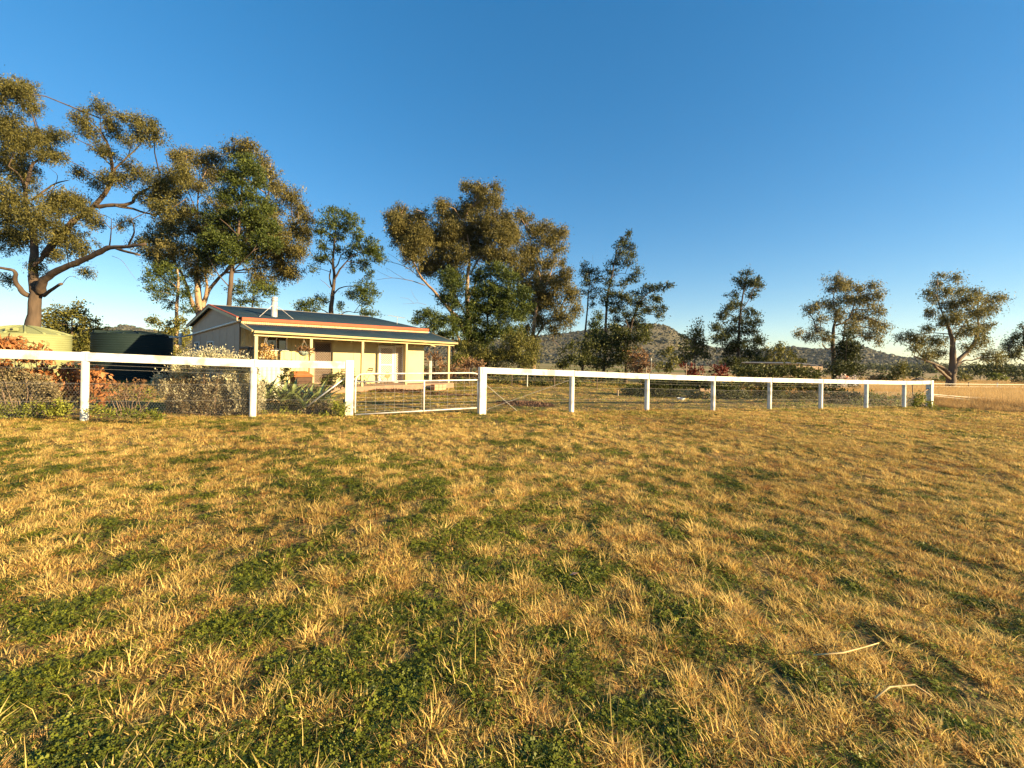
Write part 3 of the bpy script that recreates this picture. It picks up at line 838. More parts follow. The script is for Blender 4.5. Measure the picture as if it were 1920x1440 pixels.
def lattice(parent, fn, w, h, m, step=.12, r=.009):
    """diamond security screen between (0,0) and (w,h); fn maps (u,v) to the world"""
    bb = MB(); d = step
    k = -h
    while k < w:
        for sgn in (1, -1):
            # line u = k + v (or mirrored)
            v0, v1 = max(0, -k), min(h, w - k)
            if v1 - v0 > .02:
                u0, u1 = k + v0, k + v1
                if sgn < 0: u0, u1 = w - u0, w - u1
                bb.beam(fn(u0, v0), fn(u1, v1), r * 1.6, r, up=HN)
        k += d
    return bb.build("lattice", m, parent)
def door(name, a0, a1, z0, z1, m_frame, m_leaf, m_lat, label):
    f_ = MB()
    for p0, p1, e0, e1 in ((a0 - .07, a0, z0, z1 + .07), (a1, a1 + .07, z0, z1 + .07), (a0, a1, z1, z1 + .07)): hbox(f_, p0, p1, -.05, .05, e0, e1)
    d = f_.build(name, m_frame, house, label=label)
    b = MB(); hbox(b, a0, a1, .01, .035, z0, z1); b.build("leaf", m_leaf, d)
    b = MB()
    for p0, p1, e0, e1 in ((a0 + .005, a0 + .06, z0 + .02, z1 - .01), (a1 - .06, a1 - .005, z0 + .02, z1 - .01), (a0 + .06, a1 - .06, z0 + .02, z0 + .10), (a0 + .06, a1 - .06, z1 - .08, z1 - .01), (a0 + .06, a1 - .06, (z0 + z1) / 2 - .03, (z0 + z1) / 2 + .03)):
        hbox(b, p0, p1, -.035, -.01, e0, e1)
    b.build("screen_frame", m_lat, d)
    lattice(d, lambda u, v: H(a0 + .06 + u, -.022, z0 + .10 + v), a1 - a0 - .12, z1 - z0 - .18, m_lat)
    return d
M_dleaf = mat("dark_door", (.05, .024, .012), (.035, .016, .008), 5, .5)
M_lat1 = mat("bronze_lattice", (.22, .15, .10), (.17, .115, .075), 6, .5)
door("door", 3.03, 3.86, FL + .03, .72, M_creamd, M_dleaf, M_lat1, "brown door behind a bronze lattice screen")
M_dleaf2 = mat("tan_door", (.42, .28, .17), (.36, .24, .14), 5, .6)
door("door", 6.50, 7.33, FL + .02, .62, M_whitef, M_dleaf2, M_whitef, "pale door behind a white lattice screen")
# white lattice leaf standing between that door and the bay
sc = MB(); pA, pB = np.array([7.40, -.06]), np.array([7.77, -.32])
def SL(u, v, o=0):
    d_ = pB - pA; L_ = np.linalg.norm(d_); q = pA + d_ * (u / L_) + o * np.array([d_[1], -d_[0]]) / L_
    return H(q[0], q[1], v)
LW = float(np.linalg.norm(pB - pA))
for u0, u1, v0, v1 in ((0, .07, FL, .74), (LW - .07, LW, FL, .74), (.07, LW - .07, FL, FL + .12), (.07, LW - .07, .62, .74)):
    sc.hexa([SL(u0, v0, -.02), SL(u1, v0, -.02), SL(u1, v0, .02), SL(u0, v0, .02), SL(u0, v1, -.02), SL(u1, v1, -.02), SL(u1, v1, .02), SL(u0, v1, .02)])
sc = sc.build("screen_door", M_whitef, house)
b = MB(); b.add([SL(.05, FL + .1, -.03), SL(LW - .05, FL + .1, -.03), SL(LW - .05, .65, -.03), SL(.05, .65, -.03)], [(0, 1, 2, 3)]); b.build("screen_panel", M_dleaf2, sc)
lattice(sc, lambda u, v: SL(.07 + u, FL + .12 + v), LW - .14, .62 - FL - .12, M_whitef)

# flue with cowl and stay rods
fa, fb = 1.50, .55
p = H(fa, fb, 0)
fl_ = MB(); fl_.lathe(H(fa, fb, 0), [(0.001, 1.62), (.15, 1.62), (.15, 1.74), (.125, 1.78), (.125, 2.42), (.105, 2.44), (.105, 2.50), (.001, 2.50)], 24)
M_flue = mat("flue_metal", (.62, .58, .53), (.45, .40, .36), 4, .5, metal=.3, c3=(.33, .26, .20), s3=5)
flue = fl_.build("flue", M_flue, house, smooth=True)
b = MB(); b.lathe(H(fa, fb, 0), [(.001, 2.50), (.135, 2.50), (.135, 2.57), (.10, 2.58), (.10, 2.60), (.13, 2.61), (.13, 2.66), (.001, 2.67)], 24); b.build("cowl", M_flue, flue, smooth=False)
for a1, b1 in ((fa - .75, .1), (fa + .62, .0), (fa + .3, 1.3)):
    zz = zg(a1) + (zr(a1) - zg(a1)) * (b1 + .36) / 4.11
    b = MB(); b.tube([H(fa, fb, 2.38), H(a1, b1, zz)], .011, 6); b.build("stay_rod", M_flue, flue)
# aerial
ma = 8.1; mb_ = .8
an = MB(); an.tube([H(ma, mb_, 1.65), H(ma, mb_, 2.42)], .018, 8); an = an.build("aerial", M_galv, house)
b = MB(); b.beam(H(ma - .75, mb_ - .2, 2.42), H(ma + .65, mb_ + .2, 2.40), .02, .02); b.build("boom", M_galv, an)
for t in np.linspace(-.7, .6, 9):
    b = MB(); b.beam(H(ma + t, mb_ + t * .28 - .18, 2.425), H(ma + t, mb_ + t * .28 + .18, 2.425), .008, .008); b.build("element", M_galv, an)
# roof water pipe along the gable and over to the tank
b = MB(); b.tube([H(-.06, -.3, 1.44), H(-.06, 1.0, 1.38), H(-.06, 4, 1.24), H(-.06, 7.4, 1.08), H(-.10, 7.75, 1.04)], .045, 10)
b.build("rain_pipe", M_pipe, house, smooth=True)
# lean-to awning at the far end
for k in range(5):
    a0 = 9.0 + k * .0
    b = MB(); b.beam(H(8.9, .4 + k * .5, 1.25), H(10.6, .4 + k * .5, .80), .05, .09); b.build("rafter", M_creamd, house)
corrugated(H(10.75, .2, .84), H(10.75, 2.7, .84), H(8.86, .2, 1.36), H(8.86, 2.7, 1.36), "awning", house, M_roof)

# timber screen at the left verandah end
M_tan = mat("tan_boards", (.46, .27, .12), (.33, .18, .075), 5, .8, bump=.3, stretch=(1, 1, .15))
M_bark = mat("grey_bark", (.15, .115, .085), (.075, .055, .04), 5, .9, bump=.9, bscale=14, stretch=(1, 1, .3))
scr = thing("timber_screen", "tan timber screen closing the left end of the verandah", "screen", H(0, -1, -1.5))
for k in range(5):
    b0 = -1.72 + k * .33
    b = MB(); b.hexa([H(.02, b0, -1.5), H(.06, b0, -1.5), H(.06, b0 + .315, -1.5), H(.02, b0 + .315, -1.5), H(.02, b0, .24 + .02 * (k % 2)), H(.06, b0, .24), H(.06, b0 + .315, .24), H(.02, b0 + .315, .24 + .02 * (k % 2))])
    b.build("board", M_tan, scr)
b = MB(); b.tube([H(.04, -1.75, .30), H(.04, -1.0, .33), H(.04, -.04, .32)], .06, 10); b.build("log", M_oldwood, scr, smooth=True)
# gnarled vine stem against it
vn = thing("climbing_vine", "gnarled bare vine stem twisting up beside the first verandah post", "vine", H(-.05, -1.6, -1.5))
b = MB(); b.tube([H(-.06, -1.55, -1.5), H(-.10, -1.35, -.9), H(-.04, -1.5, -.4), H(-.10, -1.25, 0), H(-.06, -1.42, .35)], [.09, .07, .06, .05, .03], 9); b.build("stem", M_bark, vn, smooth=True)
b = MB(); b.tube([H(-.08, -1.4, -1.5), H(-.05, -1.6, -.7), H(-.1, -1.32, -.2), H(-.05, -1.62, .3)], [.06, .045, .04, .02], 9); b.build("stem", M_bark, vn, smooth=True)

# ------------------------------------------------------------------ water tanks
def tank(label, x, depth, rpx, y_rim, y_top, c1, c2, hatch_a):
    c = W(x, y_rim, depth); r = rpx; gz = g(c[0], c[1]); zr_ = c[2]; zt = W(x, y_top, depth)[2]
    t = thing("water_tank", label, "water tank", (c[0], c[1], gz), "corrugated water tanks")
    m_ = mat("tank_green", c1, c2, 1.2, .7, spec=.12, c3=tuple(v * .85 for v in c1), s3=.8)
    hgt = zr_ - gz; n_ = 20; prof = []
    for i in range(n_ * 4 + 1):
        z = i / (n_ * 4) * hgt; prof.append((r + .022 * abs(math.sin(i / 4 * math.pi)) - .01, z))
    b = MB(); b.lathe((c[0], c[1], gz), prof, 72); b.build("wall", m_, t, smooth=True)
    dome = [(r * 1.0 * (1 - q), hgt + (zt - zr_) * (1 - (1 - q) ** 1.55)) for q in np.linspace(0, 1, 11)]
    dome = [(r + .03, hgt - .03), (r + .03, hgt + .01)] + dome[:-1] + [(.001, zt - gz)]
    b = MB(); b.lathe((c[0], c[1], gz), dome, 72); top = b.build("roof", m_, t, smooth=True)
    for k in range(16):
        a = k * 2 * math.pi / 16 + .1
        P = [(c[0] + math.cos(a) * rr_, c[1] + math.sin(a) * rr_, gz + zz + .012) for rr_, zz in dome[2:-1]]
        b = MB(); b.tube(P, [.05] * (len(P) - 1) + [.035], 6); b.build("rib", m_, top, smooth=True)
    b = MB(); q = (c[0] + math.cos(hatch_a) * r * .82, c[1] + math.sin(hatch_a) * r * .82, gz + hgt + (zt - zr_) * .42)
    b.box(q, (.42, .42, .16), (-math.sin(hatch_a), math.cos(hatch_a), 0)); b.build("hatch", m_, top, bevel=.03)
    b = MB(); b.tube([(q[0] + .2 * math.cos(hatch_a), q[1] + .2 * math.sin(hatch_a), q[2] + .0), (q[0] + .235 * math.cos(hatch_a), q[1] + .235 * math.sin(hatch_a), q[2])], .05, 12); b.build("inlet", M_blackp, top)
    return c, r, zr_, zt
tank("pale green corrugated rainwater tank at the far left below the big gum", 46, 20.0, 1.60, 627, 611, (.25, .27, .13), (.21, .23, .11), -.95)
tc_, tr_, tz_, tt_ = tank("green corrugated rainwater tank, colour darkened for shade, between the pale tank and the house", 251, 22.0, 1.64, 628, 621.5, (.014, .026, .026), (.011, .021, .021), -2.2)  # shade over this tank is put into its near-black colour
pt_ = thing("tank_inlet_pipe", "pale plastic pipe bridging from the house gutter to the dark tank", "pipe", W(340, 640, 21.3))
b = MB(); e0 = H(-.10, 7.75, 1.04); e1 = W(318, 632, 20.6); e1m = (e0 + e1) / 2 + np.array([0, 0, -.06])
b.tube([e0, e1m, e1], .04, 10); b.build("pipe", M_pipe, pt_, smooth=True)
b = MB(); q = W(338, 625, 21.3); q2 = W(338, 647, 21.3); b.tube([q, q2], .075, 12); b.build("leaf_diverter", M_pipe, pt_, smooth=True)
# ------------------------------------------------------------------ trees and shrubs
M_gumA = leafmat("gum_leaves_olive", (.038, .044, .013), (.25, .215, .058), .32)
M_gumB = leafmat("gum_leaves_bronze", (.045, .047, .015), (.29, .24, .072), .32)
M_pine = leafmat("cypress_leaves", (.022, .042, .009), (.135, .16, .03), .24)
M_dkpine = leafmat("dark_cypress_leaves", (.016, .030, .008), (.115, .12, .028), .2)
M_bushy = leafmat("bush_leaves_yellow", (.05, .06, .012), (.26, .23, .05), .22)
M_dkbush = leafmat("bush_leaves_dark", (.026, .038, .010), (.15, .15, .035), .2)
M_brownb = leafmat("bush_leaves_brown", (.11, .06, .03), (.34, .19, .09), .2)
M_redb = leafmat("bush_leaves_red", (.08, .012, .008), (.26, .05, .022), .2)
M_silver = leafmat("silver_leaves", (.15, .10, .05), (.80, .75, .50), .42)
M_weed = leafmat("weed_leaves", (.06, .085, .012), (.33, .33, .05), .25)
M_deadl = leafmat("dead_leaves", (.22, .085, .03), (.52, .24, .09), .25)
M_greyb = leafmat("grey_twig_leaves", (.12, .095, .05), (.36, .29, .16), .2)
M_barkD = mat("dark_bark", (.115, .078, .052), (.048, .033, .024), 3, .9, bump=.9, bscale=9, stretch=(1, 1, .25))
M_barkP = mat("pale_bark", (.40, .275, .175), (.21, .135, .08), 1.6, .75, bump=.5, bscale=8, stretch=(1, 1, .3), c3=(.20, .13, .085), s3=.9)
M_barkM = mat("grey_brown_bark", (.19, .135, .09), (.085, .06, .04), 2.2, .85, bump=.7, bscale=8, stretch=(1, 1, .3))
M_twig = mat("twig", (.22, .15, .10), (.13, .09, .06), 6, .9)

STY = {  # leaf length per metre of distance, slenderness, droop (-1 hangs, +1 stands), spray size (px), spray stretch
    'gum':  (.0055, .30, -.75, 5.5, 1.15),
    'pine': (.0054, .36, .55, 5.0, .85),
    'bush': (.0056, .50, .15, 5.0, .9),
    'big':  (.0140, .42, -.8, 9.0, 1.0),
    'spike': (.0056, .34, .8, 3.2, 3.2),
}
NEAR = 1.0
def foliage(parent, clusters, depth, style, m, fill=1.0, zspread=.8, name="crown", holes=True, tintbias=0.0, seedz=None, width=None):
    ll, sl, droop, spx, vst = STY[style]
    L0 = ll * depth
    k = depth / F
    BA = []; BD = []; BL = []; BT = []; cents = []
    wid = width or (max(c[0] + c[2] for c in clusters) - min(c[0] - c[2] for c in clusters))
    for c in clusters:
        x, y, rx, ry = c[:4]
        dz = c[4] if len(c) > 4 and c[4] is not None else RNG.uniform(-.5, .5) * zspread * wid * k * .55
        tb = (c[5] if len(c) > 5 else 0.0) + tintbias
        dep = depth + dz
        P0 = W(x, y, dep); cents.append(P0)
        R3 = np.array([rx * k, .8 * (rx + ry) / 2 * k, ry * k])
        leaf_area_px = .5 * (L0 / k) * (L0 * sl / k)
        nl = int(fill * 4.6 * math.pi * rx * ry / leaf_area_px)
        nsp = max(4, int(nl / 26))
        d = unit(RNG.normal(size=(nsp, 3))); rad = RNG.uniform(0, 1, nsp) ** (1 / 2.1) * (1 + RNG.normal(0, .17, nsp)) * np.where(RNG.uniform(0, 1, nsp) < .14, RNG.uniform(1.1, 1.5, nsp), 1)
        sc = P0 + d * rad[:, None] * R3
        per = RNG.integers(10, 44, nsp)
        ii = np.repeat(np.arange(nsp), per); n = len(ii)
        sg = spx * k * RNG.uniform(.55, 1.25, nsp) * np.where(rad > 1.05, .7, 1)
        off = RNG.normal(size=(n, 3)) * sg[ii][:, None] * [.8, .8, .8 * vst]
        if style == 'gum': off[:, 2] -= np.abs(RNG.normal(0, .45, n)) * sg[ii]
        B = sc[ii] + off
        D = unit(RNG.normal(size=(n, 3)) + [0, 0, droop * 1.3] + (.7 * d[ii] if style in ('pine', 'bush', 'spike') else 0))
        BA.append(B); BD.append(D); BL.append(L0 * RNG.uniform(.6, 1.3, n))
        BT.append(np.clip(RNG.normal(.42 + tb, .15, n) + RNG.normal(0, .18, nsp)[ii], 0, 1))
    A = np.concatenate(BA); D = np.concatenate(BD); L = np.concatenate(BL); T = np.concatenate(BT)
    gz = G(A[:, 0], A[:, 1]); ok = A[:, 2] > gz + .02
    A, D, L, T = A[ok], D[ok], L[ok], T[ok]
    o = soup(name, leafquads(A, D, L, L * sl), 4, m, parent, tint=T, kind="stuff")
    return cents

def limb_pts(pts, depth, z0=0.0, z1=0.0):
    n = len(pts); P = []
    for i, (x, y) in enumerate(pts):
        t = i / max(1, n - 1); P.append(W(x, y, depth + z0 + (z1 - z0) * t))
    # smooth the polyline
    P = np.array(P); out = []
    for i in range(n - 1):
        p0, p1, p2, p3 = P[max(i - 1, 0)], P[i], P[i + 1], P[min(i + 2, n - 1)]
        for t in (0, .33, .66):
            out.append(.5 * ((2 * p1) + (-p0 + p2) * t + (2 * p0 - 5 * p1 + 4 * p2 - p3) * t * t + (-p0 + 3 * p1 - 3 * p2 + p3) * t ** 3))
    out.append(P[-1]); return np.array(out)

def tree(name, label, cat, depth, limbs, clusters, style, m, bark, fill=1.0, group=None, zspread=.8, twigs=2, base=None, tintbias=0.0, dead=()):
    """limbs: (points px, r0 m, r1 m, depth shift at tip); the first is the trunk, run down to the ground"""
    if limbs:
        bx, by = limbs[0][0][0]
    else:
        bx, by = base
    b0 = W(bx, by, depth); gz = g(b0[0], b0[1])
    t = thing(name, label, cat, (b0[0], b0[1], gz), group)
    mb_ = MB(); sk = []
    for i, lb in enumerate(limbs):
        pts, r0, r1 = lb[0], lb[1] * .84, lb[2] * .8; z1 = lb[3] if len(lb) > 3 else 0.0; z0 = lb[4] if len(lb) > 4 else 0.0
        P = limb_pts(pts, depth, z0, z1)
        if i == 0:
            P = np.concatenate([[[P[0][0], P[0][1], gz - .2], [P[0][0], P[0][1], min(gz + .25, P[0][2] - .05)]], P])
            R = np.linspace(r0 * 1.06, r1, len(P)); R[0] = r0 * 1.5; R[1] = r0 * 1.15
        else: R = np.linspace(r0, r1, len(P))
        n_ = len(P); wob = RNG.normal(0, 1, (n_, 3)) * np.minimum(R, .1)[:, None] * .16; wob[0] = 0
        P = P + wob; R = R * (1 + RNG.normal(0, .05, n_))
        mb_.tube(P, R, 10 if r0 > .12 else 7); sk.append(P)
    cents = foliage(t, clusters, depth, style, m, fill, zspread, tintbias=tintbias) if clusters else []
    if limbs:
        S = np.concatenate(sk); k = depth / F
        for c, cl in zip(cents, clusters):
            d = np.linalg.norm(S - c, axis=1) + np.where(S[:, 2] > c[2], .8 * (S[:, 2] - c[2]), 0)
            j = int(np.argmin(d)); a = S[j]; Ln = np.linalg.norm(c - a)
            r = min(.012 + .012 * Ln, .075) * max(.8, depth / 34)
            up = np.array([0, 0, .12 * Ln])
            mid = (a + c) / 2 + up * .6 + RNG.normal(0, .05, 3) * Ln
            mb_.tube([a, mid, c], [r, r * .7, r * .4], 5, cap=False)
            for q in range(twigs):
                e = c + RNG.normal(size=3) * np.array([cl[2], cl[2], cl[3]]) * k * .5
                mb_.tube([mid + (c - mid) * RNG.uniform(.3, 1), (c + e) / 2 + RNG.normal(0, .04, 3) * Ln, e], [r * .45, r * .35, r * .2], 4, cap=False)
        mb_.build("trunk", bark, t, smooth=True)
    for pts, r0, r1, z1 in dead:
        b = MB(); P = limb_pts(pts, depth, 0, z1); b.tube(P, np.linspace(r0, r1, len(P)), 5); b.build("dead_branch", M_twig, t, smooth=True)
    return t

# 1 the big spreading gum at the left
c1 = [(12, 172, 50, 22), (40, 163, 30, 18), (58, 195, 14, 24), (18, 235, 32, 30), (38, 262, 38, 28), (78, 258, 26, 18), (100, 252, 20, 14), (122, 250, 12, 8), (15, 300, 40, 38), (48, 330, 28, 26), (12, 372, 40, 40), (92, 290, 24, 15),
      (112, 292, 14, 10), (150, 222, 20, 14), (166, 243, 18, 16), (190, 203, 15, 16), (160, 208, 10, 8), (204, 228, 12, 14), (214, 242, 22, 14), (228, 218, 18, 8), (262, 226, 26, 16), (288, 248, 18, 20), (264, 252, 20, 14), (238, 262, 14, 10), (200, 283, 18, 12),
      (186, 276, 12, 10), (240, 305, 8, 14), (206, 332, 20, 12), (184, 340, 15, 12), (228, 334, 18, 14), (265, 326, 26, 18), (150, 322, 18, 10), (120, 372, 30, 20), (98, 385, 26, 20), (144, 380, 28, 20), (165, 402, 20, 18), (76, 415, 36, 30), (40, 440, 30, 26), (8, 440, 24, 30),
      (118, 440, 32, 22), (150, 462, 24, 18), (100, 475, 22, 16), (72, 500, 16, 12), (163, 508, 12, 9), (20, 400, 28, 28), (15, 523, 14, 10), (186, 418, 12, 12), (226, 420, 9, 10), (244, 412, 8, 8), (286, 368, 30, 20), (322, 332, 28, 20), (346, 316, 18, 18), (310, 390, 28, 18), (262, 455, 18, 8), (300, 345, 22, 16)]
l1 = [([(61, 640), (62, 602), (66, 568), (68, 545)], .46, .33),
      ([(66, 548), (62, 510), (64, 475), (62, 440), (52, 400), (47, 365), (52, 330)], .30, .10, 1.5),
      ([(52, 340), (60, 310), (72, 300), (80, 285)], .12, .04, 2), ([(48, 360), (38, 330), (16, 312)], .10, .04, -1),
      ([(62, 375), (82, 358), (105, 344), (128, 338)], .09, .03, 1),
      ([(74, 550), (80, 530), (96, 514), (120, 502), (150, 490), (178, 477), (205, 465), (240, 463), (272, 457)], .29, .09, -2.5),
      ([(176, 478), (196, 466), (212, 464), (232, 470), (262, 478)], .16, .07, -2.5, -1.2), ([(240, 463), (248, 445), (252, 430), (246, 412)], .07, .03, -2), ([(205, 463), (208, 440), (209, 410)], .05, .02, -1.5),
      ([(82, 480), (104, 450), (128, 425), (150, 405), (178, 386), (205, 350), (211, 325), (205, 285), (201, 268), (192, 250)], .24, .06, 1.5),
      ([(64, 500), (72, 490), (84, 478)], .14, .15), ([(211, 325), (222, 310), (250, 284), (264, 270)], .09, .03, 2, 1.2), ([(202, 270), (190, 252), (188, 222)], .05, .02, 1, 1),
      ([(178, 387), (212, 385), (244, 382), (256, 366), (280, 352), (302, 340)], .15, .06, .5), ([(216, 385), (250, 392), (290, 402), (325, 388), (350, 372)], .10, .03, 2),
      ([(60, 556), (48, 552), (36, 540), (29, 524), (28, 510), (12, 504), (-25, 498)], .20, .08, -1),
      ([(82, 555), (100, 542), (115, 532)], .12, .10, -1),
      ([(85, 370), (100, 352), (108, 330), (96, 318)], .03, .012, 1), ([(65, 372), (90, 360), (115, 345)], .05, .015, 1)]
tree("gum_tree", "tallest gum at the far left with dark forked trunk and long bare limbs reaching right", "tree", 26, l1, c1, 'gum', M_gumA, M_barkD, .80, "eucalyptus trees", .6, 3,
     dead=[([(115, 535), (125, 522), (135, 518), (147, 523)], .02, .006, 0), ([(210, 480), (228, 488), (243, 508), (255, 524)], .014, .005, -1)])

# 2 gum behind the cottage, pale trunks
c2 = [(350, 290, 30, 14), (334, 296, 14, 14), (398, 294, 26, 12), (372, 300, 20, 12), (442, 282, 26, 12), (462, 272, 26, 12), (490, 298, 15, 20), (507, 330, 13, 22), (520, 352, 18, 20), (545, 370, 22, 20), (562, 395, 20, 20), (578, 408, 10, 12), (556, 428, 22, 24), (540, 465, 26, 26), (560, 470, 16, 18), (532, 505, 26, 22), (515, 440, 26, 28), (490, 520, 25, 24),
      (342, 335, 20, 24), (372, 348, 20, 14), (396, 330, 22, 18), (352, 400, 32, 24), (322, 422, 34, 26), (298, 448, 32, 26), (340, 468, 40, 26), (400, 482, 36, 26), (285, 472, 24, 14), (310, 492, 26, 20), (372, 508, 26, 18), (430, 440, 38, 30), (480, 420, 30, 30), (320, 365, 26, 22), (378, 430, 30, 30), (480, 470, 34, 30), (505, 395, 24, 26), (420, 385, 26, 26), (545, 510, 22, 14), (522, 478, 22, 20), (575, 440, 14, 18), (420, 320, 22, 16)]
l2 = [([(375, 600), (374, 575), (371, 545), (369, 515)], .40, .26), ([(376, 588), (384, 562), (398, 536), (420, 512), (440, 495)], .26, .10, 2), ([(372, 590), (362, 572), (354, 550), (346, 525), (338, 505)], .24, .09, -1.5),
      ([(384, 560), (388, 535), (384, 510), (378, 480)], .16, .07, -1), ([(420, 512), (450, 470), (480, 420), (500, 380), (490, 330)], .11, .03, 2), ([(440, 495), (490, 480), (530, 450), (550, 420)], .10, .03, 2, 2),
      ([(369, 515), (372, 460), (370, 400), (374, 350), (390, 315)], .14, .03, 1), ([(370, 400), (350, 350), (345, 310)], .06, .02, 0, .5), ([(346, 525), (320, 480), (300, 450)], .08, .03, -2, -1.5)]
tree("gum_tree", "broad bronze gum with pale trunks rising behind the left end of the cottage", "tree", 37, l2, c2, 'gum', M_gumB, M_barkP, .85, "eucalyptus trees", .6, 2)

# 3 dark green cypress pine beside it
c3 = [(455, 303, 22, 12), (468, 298, 16, 10), (462, 318, 30, 15), (440, 342, 30, 17), (482, 345, 18, 20), (425, 368, 24, 16), (462, 372, 26, 16), (500, 388, 14, 18), (410, 415, 26, 20), (438, 408, 26, 16), (476, 418, 26, 20), (506, 425, 20, 16), (398, 452, 24, 20), (430, 458, 24, 20), (490, 452, 22, 16), (385, 480, 18, 16), (455, 480, 20, 14), (512, 458, 16, 14), (470, 395, 20, 14), (420, 485, 20, 12)]
l3 = [([(427, 600), (430, 560), (434, 520), (440, 475), (448, 430), (452, 385), (455, 330), (458, 305)], .25, .04), ([(435, 510), (455, 490), (475, 470)], .07, .03, -1), ([(432, 540), (410, 515), (395, 490)], .06, .03, -1), ([(445, 440), (425, 420), (412, 410)], .05, .02, -1)]
tree("cypress_pine", "deep green bushy cypress pine with straight trunk behind the cottage flue", "tree", 32, l3, c3, 'pine', M_pine, M_barkD, 1.0, "cypress pines", .5, 2)
c3b = [(290, 520, 22, 14), (312, 543, 26, 14), (345, 548, 16, 14), (302, 502, 26, 12), (284, 545, 10, 6), (332, 520, 18, 14), (352, 578, 12, 10), (300, 560, 12, 8), (318, 572, 12, 8)]
tree("cypress_pine", "thin green pine at the left of the cottage gable, right of the dark tank", "tree", 30, [([(331, 612), (332, 570), (334, 530), (333, 505)], .17, .06), ([(333, 540), (318, 528), (300, 520)], .05, .02)], c3b, 'pine', M_pine, M_barkP, .62, "cypress pines", .5, 2)
c3c = [(470, 545, 26, 18), (500, 540, 22, 14), (455, 568, 20, 10), (480, 565, 16, 10), (512, 552, 12, 8), (440, 545, 16, 12)]
tree("leafy_tree", "low green leafy crown just above the cottage ridge, left of the flue", "tree", 34, [([(470, 610), (472, 580), (475, 550)], .12, .05)], c3c, 'pine', M_pine, M_barkD, .45, None, .5, 2)

# 4 open cypress pine right of the flue
c4 = [(628, 398, 18, 8), (648, 402, 10, 10), (615, 400, 8, 8), (616, 418, 20, 10), (642, 426, 26, 15), (664, 418, 14, 12), (600, 433, 14, 10), (630, 445, 20, 10), (670, 442, 12, 12), (690, 470, 24, 16), (705, 478, 14, 14), (712, 490, 8, 10), (682, 498, 18, 10), (698, 456, 10, 8), (660, 505, 9, 6), (605, 463, 11, 12), (599, 485, 11, 10), (589, 503, 7, 8), (668, 465, 18, 10), (690, 515, 8, 10),
      (678, 545, 22, 15), (696, 550, 14, 16), (686, 568, 16, 10), (660, 552, 12, 9), (585, 570, 26, 9), (566, 578, 16, 6), (606, 562, 13, 9), (690, 590, 22, 6), (636, 576, 9, 7), (640, 470, 16, 8), (612, 482, 10, 8), (655, 480, 14, 8), (580, 584, 20, 4)]
l4 = [([(622, 605), (621, 575), (624, 550), (627, 520), (624, 490), (627, 455), (630, 425)], .26, .05), ([(627, 525), (634, 510), (645, 496), (662, 478), (688, 470)], .12, .03, -1), ([(626, 505), (634, 495), (640, 478), (655, 468)], .08, .03, 1), ([(622, 538), (618, 522), (620, 505)], .09, .06, 1),
      ([(624, 498), (612, 480), (605, 462), (602, 445)], .08, .03, 1), ([(624, 553), (636, 541), (650, 537), (668, 536)], .08, .03, -1), ([(616, 588), (605, 581), (594, 579)], .06, .03, 0), ([(636, 592), (650, 584), (664, 586)], .06, .03, 0)]
tree("cypress_pine", "open crowned cypress pine rising alone behind the middle of the cottage roof", "tree", 36, l4, c4, 'pine', M_pine, M_barkD, .75, "cypress pines", .6, 2, dead=[([(619, 540), (610, 531), (600, 524)], .03, .01, 0)])

# 5 large central gum
c5 = [(750, 393, 16, 12), (735, 405, 14, 12), (768, 420, 28, 20), (753, 440, 22, 20), (742, 430, 14, 14), (790, 403, 20, 11), (775, 470, 24, 24), (800, 440, 30, 26), (830, 383, 15, 12), (842, 400, 26, 16), (872, 398, 28, 20), (884, 350, 20, 8), (872, 346, 10, 7), (904, 354, 16, 8), (930, 350, 11, 10), (896, 364, 20, 11), (924, 370, 16, 10), (900, 384, 30, 12), (932, 380, 12, 10),
      (915, 410, 34, 20), (950, 410, 14, 16), (958, 430, 18, 16), (938, 440, 30, 22), (868, 440, 34, 22), (830, 448, 34, 26), (820, 488, 30, 26), (800, 500, 20, 20), (860, 478, 30, 22), (900, 465, 34, 26), (932, 475, 30, 20), (955, 480, 16, 16), (850, 512, 22, 16), (785, 450, 24, 26), (745, 415, 18, 16), (905, 430, 30, 20), (845, 425, 28, 18)]
l5 = [([(879, 640), (878, 600), (876, 565), (876, 530), (880, 495), (881, 468), (876, 440)], .42, .08), ([(872, 625), (858, 596), (842, 580), (826, 560), (810, 542), (796, 528), (783, 508), (775, 490), (763, 470)], .26, .07, -1), ([(876, 560), (888, 540), (894, 520)], .2, .06, 2), ([(881, 515), (898, 485), (915, 455), (925, 420)], .13, .04, 2), ([(880, 490), (872, 460), (866, 430), (880, 390), (895, 360)], .12, .03, 1),
      ([(862, 640), (852, 612), (845, 585), (838, 560)], .2, .06, 2), ([(878, 600), (862, 570), (848, 540), (838, 510)], .14, .05, 2)]
tree("gum_tree", "large many stemmed bronze gum at the centre with bare dead branches on its left", "tree", 46, l5, c5, 'gum', M_gumB, M_barkP, 1.25, "eucalyptus trees", .6, 2, tintbias=-.04,
     dead=[([(797, 535), (780, 529), (765, 525), (735, 521), (705, 525)], .06, .012, -1), ([(795, 528), (770, 506), (750, 496), (728, 490), (716, 484)], .05, .012, -1), ([(740, 494), (726, 484), (722, 474)], .02, .008, -1), ([(765, 505), (745, 486), (726, 474)], .025, .008, -1), ([(760, 524), (740, 512), (724, 502), (728, 510)], .02, .008, -1), ([(735, 521), (715, 512), (702, 504)], .018, .006, -1),
           ([(800, 572), (785, 568), (772, 569), (755, 570)], .02, .008, -1), ([(776, 569), (765, 560), (750, 558)], .015, .006, -1), ([(784, 565), (776, 555), (770, 542)], .015, .006, -1)])
